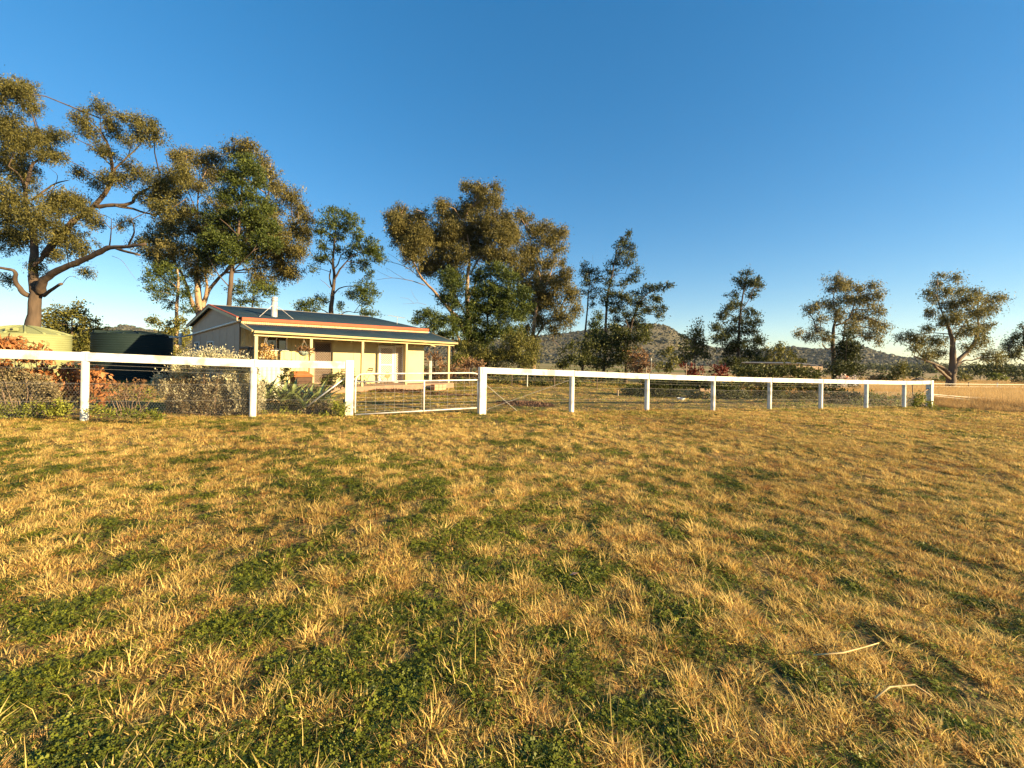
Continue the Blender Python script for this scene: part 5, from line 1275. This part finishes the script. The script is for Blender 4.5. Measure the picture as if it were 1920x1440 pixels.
b.hexa([KB(-sw / 2 - e, -sd / 2 - e, zt), KB(sw / 2 + e, -sd / 2 - e, zt), KB(sw / 2 + e, sd / 2 + e, zt), KB(-sw / 2 - e, sd / 2 + e, zt), KB(-sw / 2 + .02, -.02, zl + .05), KB(sw / 2 - .12, -.02, zl + .05), KB(sw / 2 - .12, sd / 2, zl + .05), KB(-sw / 2 + .02, sd / 2, zl + .05)])
b.build("lid", M_rust, kb, bevel=.01)

# hanging baskets
def basket(label, x, y, depth, r, m_pot, m_leaf, clusters, ytop, bowl=True):
    c = W(x, y, depth); zt = W(x, ytop, depth)[2]
    t = thing("hanging_basket", label, "hanging basket", c, "hanging baskets")
    b = MB()
    prof = [(.001, -r * .85), (r * .45, -r * .78), (r * .8, -r * .48), (r * .97, -r * .1), (r, 0), (r * .93, 0), (r * .9, -.03), (.001, -.04)]
    b.lathe(c, prof, 24); b.build("bowl", m_pot, t, smooth=True)
    for k in range(3):
        a = k * 2.094 + .5; b = MB(); b.tube([(c[0] + r * math.cos(a), c[1] + r * math.sin(a), c[2]), (c[0], c[1], zt)], .006, 5); b.build("chain", M_wire, t)
    foliage(t, clusters, depth, 'bush', m_leaf, .7, .5, name="foliage", width=20)
M_celadon = mat("celadon_bowl", (.34, .42, .36), (.27, .34, .29), 6, .4)
M_dpot = mat("dark_pot", (.03, .025, .022), (.02, .017, .015), 6, .6)
p_ = H(1.75, -1.85, 0)
basket("pale green hanging bowl with withered pink plant left of the brown door", 569.5, 659, H(1.95, -1.85, 0)[1], .225, M_celadon, M_brownb, [(563, 656, 5, 3), (572, 656, 6, 3), (578, 657, 4, 3)], 637)
basket("dark hanging pot with bushy bronze yellow leaves near the first verandah post", 497, 672, H(.5, -1.85, 0)[1], .24, M_dpot, leafmat("bronze_leaves", (.24, .13, .04), (.62, .40, .14), .3), [(488, 660, 8, 7), (498, 654, 9, 7), (497, 664, 12, 6), (506, 666, 7, 5), (484, 667, 6, 4)], 634)

# folding table and chair, round rusty ornament, on the verandah edge
M_metal = mat("dark_metal", (.16, .15, .13), (.10, .095, .085), 9, .5, metal=.5)
M_slat = mat("pale_slats", (.55, .42, .28), (.42, .31, .20), 7, .7)
def furn(name, label, cat, a, b_): 
    p = H(a, b_, FL); return thing(name, label, cat, p), p
def FP3(p, a, b_, z): return p + HD * a + HN * b_ + np.array([0, 0, z])
t, p = furn("folding_chair", "light folding metal chair on the verandah right of the middle verandah post", "chair", 4.95, -1.35)
for bb in (-.2, .2):
    b = MB(); b.tube([FP3(p, -.24, bb, 0), FP3(p, .26, bb, .84)], .012, 6); b.build("leg", M_metal, t)
    b = MB(); b.tube([FP3(p, .24, bb, 0), FP3(p, -.22, bb, .45)], .012, 6); b.build("leg", M_metal, t)
for k in range(5):
    b = MB(); b.box(FP3(p, -.20 + k * .085, 0, .46), (.065, .42, .014), HD); b.build("slat", M_slat, t)
for k in range(2):
    b = MB(); b.box(FP3(p, .235 + k * .03, 0, .72 + k * .09), (.02, .44, .06), HD); b.build("backrest_slat", M_slat, t)
t, p = furn("folding_table", "small pale folding table beside the folding chair under the verandah", "table", 5.75, -1.3)
b = MB(); b.box(FP3(p, 0, 0, .50), (.55, .5, .02), HD); b.build("table_top", M_slat, t)
for bb in (-.2, .2):
    for s_ in (-1, 1):
        b = MB(); b.tube([FP3(p, -.22 * s_, bb, 0), FP3(p, .22 * s_, bb, .49)], .011, 6); b.build("leg", M_metal, t)
t, p = furn("bench", "dark slatted bench beside the middle verandah post", "bench", 4.15, -1.3)
for k in range(4):
    b = MB(); b.box(FP3(p, 0, -.15 + k * .1, .44), (.7, .08, .02), HD); b.build("slat", M_oldwood, t)
for k in range(3):
    b = MB(); b.box(FP3(p, 0, .2, .56 + k * .12), (.7, .02, .08), HD); b.build("backrest_slat", M_oldwood, t)
for aa in (-.3, .3):
    for bb in (-.15, .2):
        b = MB(); b.tube([FP3(p, aa, bb, 0), FP3(p, aa, bb, .44 if bb < 0 else .84)], .018, 6); b.build("leg", M_metal, t)
t, p = furn("garden_ornament", "round rusty disc on a stake before the white lattice door", "ornament", 6.05, -1.5)
dp = W(707, 703, p[1]); 
b = MB(); d1 = np.array([p[0], p[1], dp[2]]); n_ = 20
ringf = [d1 + HD * .16 * math.cos(q * 2 * math.pi / n_) + np.array([0, 0, .16 * math.sin(q * 2 * math.pi / n_)]) for q in range(n_)]
ringb = [v + HN * .02 for v in ringf]
b.add(ringf + ringb, [tuple(range(n_))[::-1], tuple(range(n_, 2 * n_))] + [(i, (i + 1) % n_, n_ + (i + 1) % n_, n_ + i) for i in range(n_)]); b.build("disc", mat("rust_disc", (.50, .20, .08), (.38, .14, .05), 6, .7), t)
b = MB(); b.tube([FP3(p, 0, 0, 0), (p[0], p[1], dp[2] - .15)], .014, 6); b.build("stake", M_metal, t)
# brick step and blocks at the right of the verandah
M_brick = mat("pink_block", (.50, .28, .17), (.42, .23, .14), 5, .9, bump=.3)
bk = H(8.55, -2.35, 0); t = thing("block_step", "pinkish concrete block step at the right end of the verandah", "step", (bk[0], bk[1], g(bk[0], bk[1])))
for i in range(2):
    for j in range(3):
        c = H(8.35 + j * .27, -2.35, 0); z0 = g(c[0], c[1]) + i * .16
        b = MB(); b.box((c[0], c[1], z0 + .078), (.26, .36, .155), HD); b.build("block", M_brick, t, bevel=.006)
M_mulch = leafmat("mulch_bits", (.05, .028, .016), (.20, .10, .055), .0)
def mulch(label, x, y, rx, ry, n, h, name="mulch_heap"):
    c = on_ground(x, y); k = c[1] / F
    a = RNG.uniform(0, 6.28, n); r = np.sqrt(RNG.uniform(0, 1, n)); X = c[0] + np.cos(a) * r * rx * k; Y = c[1] + np.sin(a) * r * ry
    Z = G(X, Y) + h * (1 - r ** 2) * RNG.uniform(.6, 1.1, n)
    return soup(name, leafquads(np.stack([X, Y, Z], 1), unit(RNG.normal(size=(n, 3)) * [1, 1, .5]), RNG.uniform(.05, .13, n), .035), 4, M_mulch, None, tint=np.clip(RNG.normal(.45, .3, n), 0, 1), label=label, kind="stuff")
mulch("heap of dark brown mulch behind the first bay of the long white fence", 985, 759, 55, .9, 5200, .10)
mulch("dark mulch bed along the verandah front", 735, 736, 90, .5, 4200, .14, "mulch_bed")
mulch("dark mulch strip right of the block step", 850, 741, 60, .45, 1800, .04, "mulch_bed")

# yard fence beyond the house with lantern post
d_ = 27.0
yf = W(808, 712, d_); t = thing("yard_fence", "thin wire fence across the back of the yard behind the gate", "fence", (yf[0], yf[1], g(yf[0], yf[1])))
pts = [W(x, 690, 26.5 + (x - 790) * .006) for x in (770, 808, 880, 960, 1040, 1120, 1216)]
for hgt in (1.15, .85, .55):
    b = MB(); b.tube([(q[0], q[1], g(q[0], q[1]) + hgt) for q in pts], .0045, 5); b.build("wire", M_wire, t)
for q in pts[2:]:
    b = MB(); b.tube([(q[0], q[1], g(q[0], q[1]) - .1), (q[0], q[1], g(q[0], q[1]) + 1.22)], .035, 8); b.build("post", M_oldwood, t)
lpq = pts[1] - np.array([0, .15, 0]); gz = g(lpq[0], lpq[1])
t = thing("lantern_post", "white post with small lantern seen under the awning right of the house wall", "post", (lpq[0], lpq[1], gz))
b = MB(); b.box((lpq[0], lpq[1], gz + .75), (.14, .14, 1.7), (1, 0, 0)); b.build("post", M_white, t)
b = MB(); b.lathe((lpq[0], lpq[1], gz + 1.6), [(.001, 0), (.08, 0), (.10, .22), (.13, .24), (.02, .36), (.001, .36)], 6); b.build("lantern", M_metal, t)
for (x, yt, d2, lab, m_, r_) in ((1221, 673, 33, "dark star picket with a white cap right of the red brown shrub", M_metal, .035), (1212, 688, 30, "pale wooden stake beside the dark star picket", M_slat, .03), (1287, 681, 32, "thin pale wooden stake left of the red shrubs", M_slat, .028), (989, 698, 28, "short white marker post before the hedge", M_white, .03), (1159, 731, 22, "short pale stake standing in the grass behind the third white post", M_slat, .028)):
    p = W(x, yt, d2); gz = g(p[0], p[1]); t = thing("stake", lab, "stake", (p[0], p[1], gz), "stakes in the yard")
    b = MB(); b.tube([(p[0], p[1], gz - .05), (p[0], p[1], p[2])], r_, 8); b.build("shaft", m_, t)
    if x == 1221:
        b = MB(); b.tube([(p[0], p[1], p[2] - .12), (p[0], p[1], p[2] + .04)], .05, 8); b.build("cap", M_white, t)

# ------------------------------------------------------------------ shed and things right of the yard
dS = 25.5
pR = W(1533, 700, dS); pL = W(1444, 700, dS + .8); gz = g(pR[0], pR[1])
M_ltim = mat("pale_timber", (.50, .34, .22), (.40, .26, .16), 5, .8, bump=.2, stretch=(1, 1, .3))
M_dtim = mat("dark_timber", (.13, .075, .045), (.08, .045, .03), 6, .85, bump=.3)
sh = thing("shed", "low open timber shed with flat dark roof behind vines, right of the tall pine", "shed", (pR[0], pR[1], gz))
for x, dd, yt in ((1533.5, dS, 693), (1444, dS + .4, 686), (1405, dS + 2.4, 688), (1500, dS + 2.6, 690)):
    p = W(x, yt, dd); q = g(p[0], p[1]); b = MB(); b.box((p[0], p[1], (p[2] + q) / 2), (.15, .15, p[2] - q), (1, 0, 0)); b.build("post", M_dtim, sh)
b = MB(); b.beam(W(1492, 689, dS - .1), W(1542, 690.5, dS - .1), .05, .22); b.build("fascia", M_ltim, sh)
b = MB(); b.beam(W(1398, 681.8, dS + .2), W(1502, 683.2, dS), .06, .07); b.build("fascia", M_dtim, sh)
for x in (1520, 1541): 
    b = MB(); b.beam(W(x, 685.5, dS - .1), W(x - 6, 684.5, dS + 2.6), .06, .10); b.build("rafter", M_ltim, sh)
b = MB(); b.beam(W(1433, 691, dS + .6), W(1446, 686.5, dS + .5), .05, .10); b.build("brace", M_ltim, sh)
b = MB(); r0, r1, r2, r3 = W(1390, 680.5, dS), W(1503, 682, dS), W(1496, 680.5, dS + 3), W(1400, 679.2, dS + 3)
b.hexa([r0, r1, r2, r3] + [v + np.array([0, 0, .04]) for v in (r0, r1, r2, r3)]); b.build("roof", mat("shed_roofing", (.10, .095, .10), (.06, .055, .06), 4, .5), sh)
b = MB(); r0, r1, r2, r3 = W(1503.5, 682.5, dS), W(1543, 686.5, dS), W(1536, 685.3, dS + 3), W(1497, 681.0, dS + 3)
b.hexa([r0, r1, r2, r3] + [v + np.array([0, 0, .04]) for v in (r0, r1, r2, r3)]); b.build("roof", mat("shed_roofing_b", (.12, .11, .12), (.07, .065, .07), 4, .5), sh)
vc = [(x, y, 15, 11, None, RNG.uniform(-.15, .2)) for x, y in ((1385, 700), (1405, 698), (1425, 696), (1445, 698), (1465, 695), (1485, 696), (1505, 698), (1522, 702), (1380, 718), (1400, 722), (1425, 718), (1450, 722), (1475, 720), (1500, 722), (1520, 728), (1390, 740), (1415, 742), (1440, 745), (1465, 740), (1490, 745), (1512, 748), (1432, 732), (1458, 730))]
vt_ = W(1450, 750, dS - 1.0); t = thing("vine_hedge", "sprawling leafy vine hedge covering the front of the shed", "vines", (vt_[0], vt_[1], g(vt_[0], vt_[1])))
foliage(t, vc, dS - 1.0, 'bush', M_dkbush, 1.1, .12, name="foliage", tintbias=.18, width=60)
bg_ = [(x, y, 17, 10, None, RNG.uniform(-.25, .1)) for x, y in ((1225, 722), (1250, 718), (1275, 720), (1300, 722), (1325, 716), (1345, 722), (1370, 724), (1200, 735), (1180, 740), (1225, 742), (1255, 738), (1310, 745), (1345, 748), (1375, 746), (1395, 755), (1420, 758), (1215, 716), (1240, 730), (1365, 735), (1445, 760))]
vt_ = W(1290, 755, 22.5); t = thing("shrubbery", "dark low shrubbery behind the netting between the third and fifth posts of the long fence", "shrubs", (vt_[0], vt_[1], g(vt_[0], vt_[1])))
foliage(t, bg_, 22.5, 'bush', M_dkbush, 1.1, .2, name="foliage", width=80)
ds_ = [(x, y, 15, 8, None, RNG.uniform(-.25, .05)) for x, y in ((1555, 738), (1580, 742), (1605, 740), (1560, 752), (1590, 755), (1615, 750), (1635, 748), (1570, 725), (1545, 728))]
vt_ = W(1590, 760, 22.6); t = thing("shrub", "dark dense shrub behind the netting in front of the white trailer", "shrub", (vt_[0], vt_[1], g(vt_[0], vt_[1])))
foliage(t, ds_, 22.6, 'bush', M_dkbush, .85, .2, name="foliage", tintbias=-.05, width=60)
yw = [(x, y, 11, 6, None, RNG.uniform(-.1, .3)) for x, y in ((1610, 752), (1635, 745), (1655, 748), (1672, 752), (1690, 746), (1708, 750), (1722, 755), (1700, 758), (1725, 745), (1645, 760), (1672, 762), (1715, 763), (1735, 758))]
vt_ = W(1680, 762, 21.6); t = thing("weeds", "tall yellow green weeds around the last posts of the long fence", "weeds", (vt_[0], vt_[1], g(vt_[0], vt_[1])))
foliage(t, yw, 21.6, 'bush', M_weed, .65, .1, name="foliage", width=60)
gw2 = [(x, y, 14, 5, None, RNG.uniform(-.1, .2)) for x, y in ((1460, 765), (1480, 762), (1500, 764), (1520, 766), (1545, 764), (1560, 768), (1440, 768))]
vt_ = W(1500, 768, 19.2); t = thing("weeds", "bright low weeds at the foot of the sixth post of the long fence", "weeds", (vt_[0], vt_[1], g(vt_[0], vt_[1])))
foliage(t, gw2, 19.2, 'bush', M_weed, .6, .1, name="foliage", width=60)
# timber table
dT = 24; p = W(1322, 735, dT); gz = g(p[0], p[1])
t = thing("garden_table", "rough timber table among the dark shrubs left of the fourth white post", "table", (p[0], p[1], gz))
zt = W(1322, 728, dT)[2]
for k in range(3):
    b = MB(); b.box((p[0] + .0, p[1] - .2 + k * .2, zt - .03), (.86, .185, .05), (1, 0, 0)); b.build("plank", M_ltim, t)
b = MB(); b.box((p[0], p[1] - .3, zt - .11), (.86, .03, .10), (1, 0, 0)); b.build("apron", M_ltim, t)
for sx in (-.16, .36):
    for sy in (-.24, .22):
        b = MB(); b.box((p[0] + sx, p[1] + sy, (zt + gz) / 2 - .03), (.08, .08, zt - gz - .06), (1, 0, 0)); b.build("leg", M_ltim, t)
# bucket
dBk = 21; p = W(1276.5, 762, dBk); gz = g(p[0], p[1]); zt = W(1276, 746, dBk)[2]
t = thing("bucket", "pale blue grey plastic bucket behind the netting left of the fourth white post", "bucket", (p[0], p[1], gz))
hB = zt - gz
b = MB(); b.lathe((p[0], p[1], gz), [(.001, 0), (.15, 0), (.185, hB), (.20, hB), (.20, hB - .03), (.175, hB - .03), (.14, .02), (.001, .02)], 24); b.build("body", mat("bucket_plastic", (.42, .48, .55), (.30, .35, .42), 7, .5, c3=(.6, .62, .62), s3=5), t, smooth=False)
b = MB(); b.tube([(p[0] + .2 * math.cos(q), p[1] - .05, gz + hB - .02 - .12 * math.sin(q)) for q in np.linspace(0, math.pi, 9)], .006, 5); b.build("handle", M_metal, t)
# moulded chair
dC = 24.5; p = W(1367, 742, dC); gz = g(p[0], p[1])
t = thing("garden_chair", "pale moulded plastic chair with curved back among shrubs right of the fourth white post", "chair", (p[0], p[1], gz))
b = MB(); V = []; ns = 9
for i in range(ns):
    u = i / (ns - 1)
    yy = -.22 + .44 * min(u * 2, 1) + (.16 * (u * 2 - 1) if u > .5 else 0); zz = .42 if u <= .5 else .42 + (u - .5) * 1.05
    w_ = .24 - .05 * max(0, u - .75) * 4
    for sx in (-1, -.5, 0, .5, 1): V.append((p[0] + sx * w_ - .06 * (u > .5) * (u - .5) * 2, p[1] + yy - .04 * abs(sx) * (u > .5), gz + zz + .02 * abs(sx)))
b.add(V, [(i * 5 + k, i * 5 + k + 1, i * 5 + k + 6, i * 5 + k + 5) for i in range(ns - 1) for k in range(4)])
M_chair = mat("chair_plastic", (.66, .56, .44), (.58, .48, .37), 4, .45)
o = b.build("shell", M_chair, t, smooth=True); sm = o.modifiers.new("thick", 'SOLIDIFY'); sm.thickness = .018
for sx in (-.2, .2):
    for sy in (-.18, .2):
        b = MB(); b.tube([(p[0] + sx * 1.1, p[1] + sy * 1.1, gz), (p[0] + sx, p[1] + sy, gz + .43)], [.022, .026], 6); b.build("leg", M_chair, t)
pl = [(1378, 728, 5, 5, None, .3), (1384, 732, 4, 4, None, .2)]
t = thing("pale_plant", "pale dry flower head right beside the moulded chair", "plant", W(1380, 735, 24.3)); foliage(t, pl, 24.3, 'bush', M_silver, .8, .3, name="foliage", width=12)

# white box trailer, partly hidden behind the shrub
dV = 33; c = W(1568, 716, dV); gz = g(c[0], c[1])
tr_ = thing("trailer", "low white box trailer parked in the field behind the dark dense shrub", "trailer", (c[0], c[1], gz))
M_car = mat("white_car_paint", (.74, .75, .76), (.68, .69, .70), 3, .3, spec=.5)
M_tyre = mat("tyre_rubber", (.02, .02, .02), (.012, .012, .012), 9, .8)
def ut(x, y, z): return (c[0] + x, c[1] + y, gz + z)
for k in range(4):
    b = MB(); b.box(ut(-.9 + k * .6, -.7, .68), (.585, .04, .46)); b.build("side_panel", M_car, tr_, bevel=.008)
    b = MB(); b.box(ut(-.9 + k * .6, .7, .68), (.585, .04, .46)); b.build("side_panel", M_car, tr_, bevel=.008)
for x in (-1.22, 1.22):
    b = MB(); b.box(ut(x, 0, .68), (.04, 1.36, .46)); b.build("end_panel", M_car, tr_, bevel=.008)
b = MB(); b.box(ut(0, 0, .42), (2.44, 1.44, .06)); b.build("tray", M_metal, tr_)
for y in (-.72, .72):
    b = MB(); b.box(ut(0, y, .925), (2.48, .05, .05)); b.build("rim_rail", M_car, tr_)
    b = MB(); b.tube([ut(.1, y * 1.12 - .09, .30), ut(.1, y * 1.12 + .09, .30)], .30, 20); w_ = b.build("wheel", M_tyre, tr_)
    b = MB(); b.tube([ut(.1, y * 1.12 - .10, .30), ut(.1, y * 1.12 + .10, .30)], .16, 14); b.build("rim", M_galv, w_)
    b = MB(); b.tube([ut(.1 + .38 * math.cos(q), y * 1.12, .30 + .36 * math.sin(q)) for q in np.linspace(.2, math.pi - .2, 9)], .05, 6); b.build("mudguard", M_car, tr_)
b = MB(); b.tube([ut(-1.2, 0, .42), ut(-2.1, 0, .40)], .04, 8); b.build("drawbar", M_metal, tr_)
# pale flowering bush over it
fb_ = [(1582, 712, 8, 5, None, .25), (1592, 716, 7, 5, None, .2), (1574, 718, 6, 4, None, .1), (1597, 710, 5, 5, None, .25)]
t = thing("pale_bush", "pale pinkish bush half covering the white trailer", "bush", W(1585, 724, 30)); foliage(t, fb_, 30, 'bush', leafmat("pale_petals", (.40, .28, .22), (.80, .70, .60), .2), .7, .3, name="foliage", width=20)
tw = [(1600, 720, 6, 5, None, -.2), (1606, 728, 6, 4, None, -.2)]
t = thing("shrub", "small dark twiggy shrub at the right end of the white trailer", "shrub", W(1602, 730, 29)); foliage(t, tw, 29, 'bush', M_dkbush, .8, .3, name="foliage", width=20)
# rust orange mound
cm = W(1583, 708, 40); b = MB(); gz = g(cm[0], cm[1]); zt = W(1583, 703.5, 40)[2]
prof = [(.55, 0), (.56, .4 * (zt - gz)), (.52, .75 * (zt - gz)), (.36, .94 * (zt - gz)), (.001, zt - gz)]
b.lathe((cm[0], cm[1], gz), prof, 18); o = b.build("hay_bale", mat("rust_orange_bale", (.50, .16, .05), (.36, .10, .03), 7, .9, bump=.4), None, smooth=True)
props(o, "rust orange rounded mound showing above the white rail before the dark young pine", "mound")

# ------------------------------------------------------------------ electric tape fence of the field, far fences, picket with insulators
M_tape = mat("white_tape", (.78, .74, .66), (.68, .64, .56), 9, .6)
e0 = fence_at(RP[8][0] + .1)
tf = thing("tape_fence", "sagging white electric tape fence running right from the last white post through the dry grass", "fence", (e0[0], e0[1], g(*e0)))
for (y0, ya, yb, xb) in ((739.5, 746, 750, 1900), (741.5, 753, 758, 1925), (738.5, 749, 756, 1960)):
    P = [W(1746, y0, 22.3), W(1810, (y0 + ya) / 2 + 1, 22.6), W(1850, ya, 22.8), W(xb, yb, 23.2)]
    b = MB()
    for p, q in zip(P[:-1], P[1:]): b.beam(p, q, .004, .013)
    b.build("tape", M_tape, tf)
b = MB(); q = W(1712, 741, 23.5); gz = g(q[0], q[1]); b.tube([(q[0], q[1], gz), tuple(W(1711, 719, 23.5))], .022, 8); b.build("picket", M_metal, tf)
ff = thing("paddock_fence", "white tape fence with small posts across the field below the field gum", "fence", W(1810, 722, 44))
pts = [W(x, 719.5 + (x - 1745) * .009, 41 + (x - 1745) * .03) for x in (1747, 1775, 1817, 1871, 1940)]
for dz in (0, -.28):
    for p, q in zip(pts[:-1], pts[1:]):
        b = MB(); b.beam(p + np.array([0, 0, dz]), q + np.array([0, 0, dz]), .01, .035); b.build("tape", M_tape, ff)
for q, m_ in zip(pts, (M_oldwood, M_oldwood, M_oldwood, M_tape, M_tape)):
    gz = g(q[0], q[1]); b = MB(); b.tube([(q[0], q[1] + .05, gz), (q[0], q[1] + .05, q[2] + .18)], .05, 8); b.build("post", m_, ff)

# cow grazing far out
cw = W(1723, 711, 62); gz = g(cw[0], cw[1])
t = thing("cow", "dark cow grazing far out in the field above the long rail", "cow", (cw[0], cw[1], gz))
me = bpy.data.meshes.new("body")
vv = [(0, 0, 1.0), (.45, 0, 1.02), (.85, 0, 1.0), (-.45, 0, 1.0), (-.8, 0, 1.02), (-1.1, 0, .85), (-1.35, 0, .45), (-1.5, 0, .22),
      (-.62, .2, .75), (-.64, .22, .38), (-.62, .22, .02), (-.62, -.2, .75), (-.6, -.22, .38), (-.62, -.22, .02), (.8, .2, .8), (.88, .22, .42), (.82, .22, .02), (.8, -.2, .8), (.9, -.22, .42), (.84, -.22, .02), (1.0, 0, 1.05), (1.08, 0, .6)]
ed = [(0, 1), (1, 2), (0, 3), (3, 4), (4, 5), (5, 6), (6, 7), (4, 8), (8, 9), (9, 10), (4, 11), (11, 12), (12, 13), (2, 14), (14, 15), (15, 16), (2, 17), (17, 18), (18, 19), (2, 20), (20, 21)]
rad = [.40, .40, .34, .38, .32, .20, .15, .10, .16, .08, .06, .16, .08, .06, .18, .09, .06, .18, .09, .06, .05, .03]
me.from_pydata(vv, ed, []); o = bpy.data.objects.new("body", me); COL.objects.link(o); o.parent = t
me.materials.append(mat("dark_hide", (.03, .022, .018), (.018, .013, .010), 4, .7))
o.modifiers.new("skin", 'SKIN')
for sv, r_ in zip(me.skin_vertices[0].data, rad): sv.radius = (r_, r_ * 1.05)
me.skin_vertices[0].data[0].use_root = True
ss = o.modifiers.new("smooth", 'SUBSURF'); ss.levels = 1; ss.render_levels = 1

# ------------------------------------------------------------------ loose stalks and leaves on the lawn
M_stalk = mat("dry_stalk", (.62, .45, .22), (.50, .35, .16), 8, .8)
for (pts, lab) in (([(1525, 1248), (1580, 1249), (1620, 1238), (1648, 1224)], "long pale curved stalk lying across the lawn at the right"), ([(1640, 1332), (1668, 1316), (1715, 1312), (1748, 1328)], "bent dry stalk arching over the grass at the lower right")):
    P = [on_ground(x, y) + np.array([0, 0, .055 + .015 * (i in (1, 2))]) for i, (x, y) in enumerate(pts)]
    b = MB(); b.tube(P, [.004, .0038, .003, .002], 6); o = b.build("dry_stalk", M_stalk, None, smooth=True); props(o, lab, "stalk", "dry stalks on the lawn")
lp = on_ground(1075, 1092); b = MB()
b.add([lp + np.array([-.03, 0, .05]), lp + np.array([0, -.012, .062]), lp + np.array([.035, .0, .07]), lp + np.array([0, .014, .066])], [(0, 1, 2, 3)])
o = b.build("fallen_leaf", mat("fallen_leaf", (.46, .26, .17), (.38, .20, .13), 20, .7), None); sm = o.modifiers.new("thick", 'SOLIDIFY'); sm.thickness = .002
props(o, "single pinkish fallen leaf lying on the lawn at the centre", "leaf")

# ------------------------------------------------------------------ the hazy air
b = MB(); b.box((0, 700, 52), (5000, 2300, 124)); hz = b.build("haze", bpy.data.materials.new("air"), None)
am = hz.data.materials[0]; am.use_nodes = True; am.node_tree.nodes.clear()
pv_ = am.node_tree.nodes.new("ShaderNodeVolumePrincipled"); ao = am.node_tree.nodes.new("ShaderNodeOutputMaterial")
pv_.inputs["Color"].default_value = (.80, .88, 1.0, 1); pv_.inputs["Density"].default_value = 0.00006; pv_.inputs["Anisotropy"].default_value = 0.2
am.node_tree.links.new(pv_.outputs[0], ao.inputs["Volume"]); hz["kind"] = "stuff"
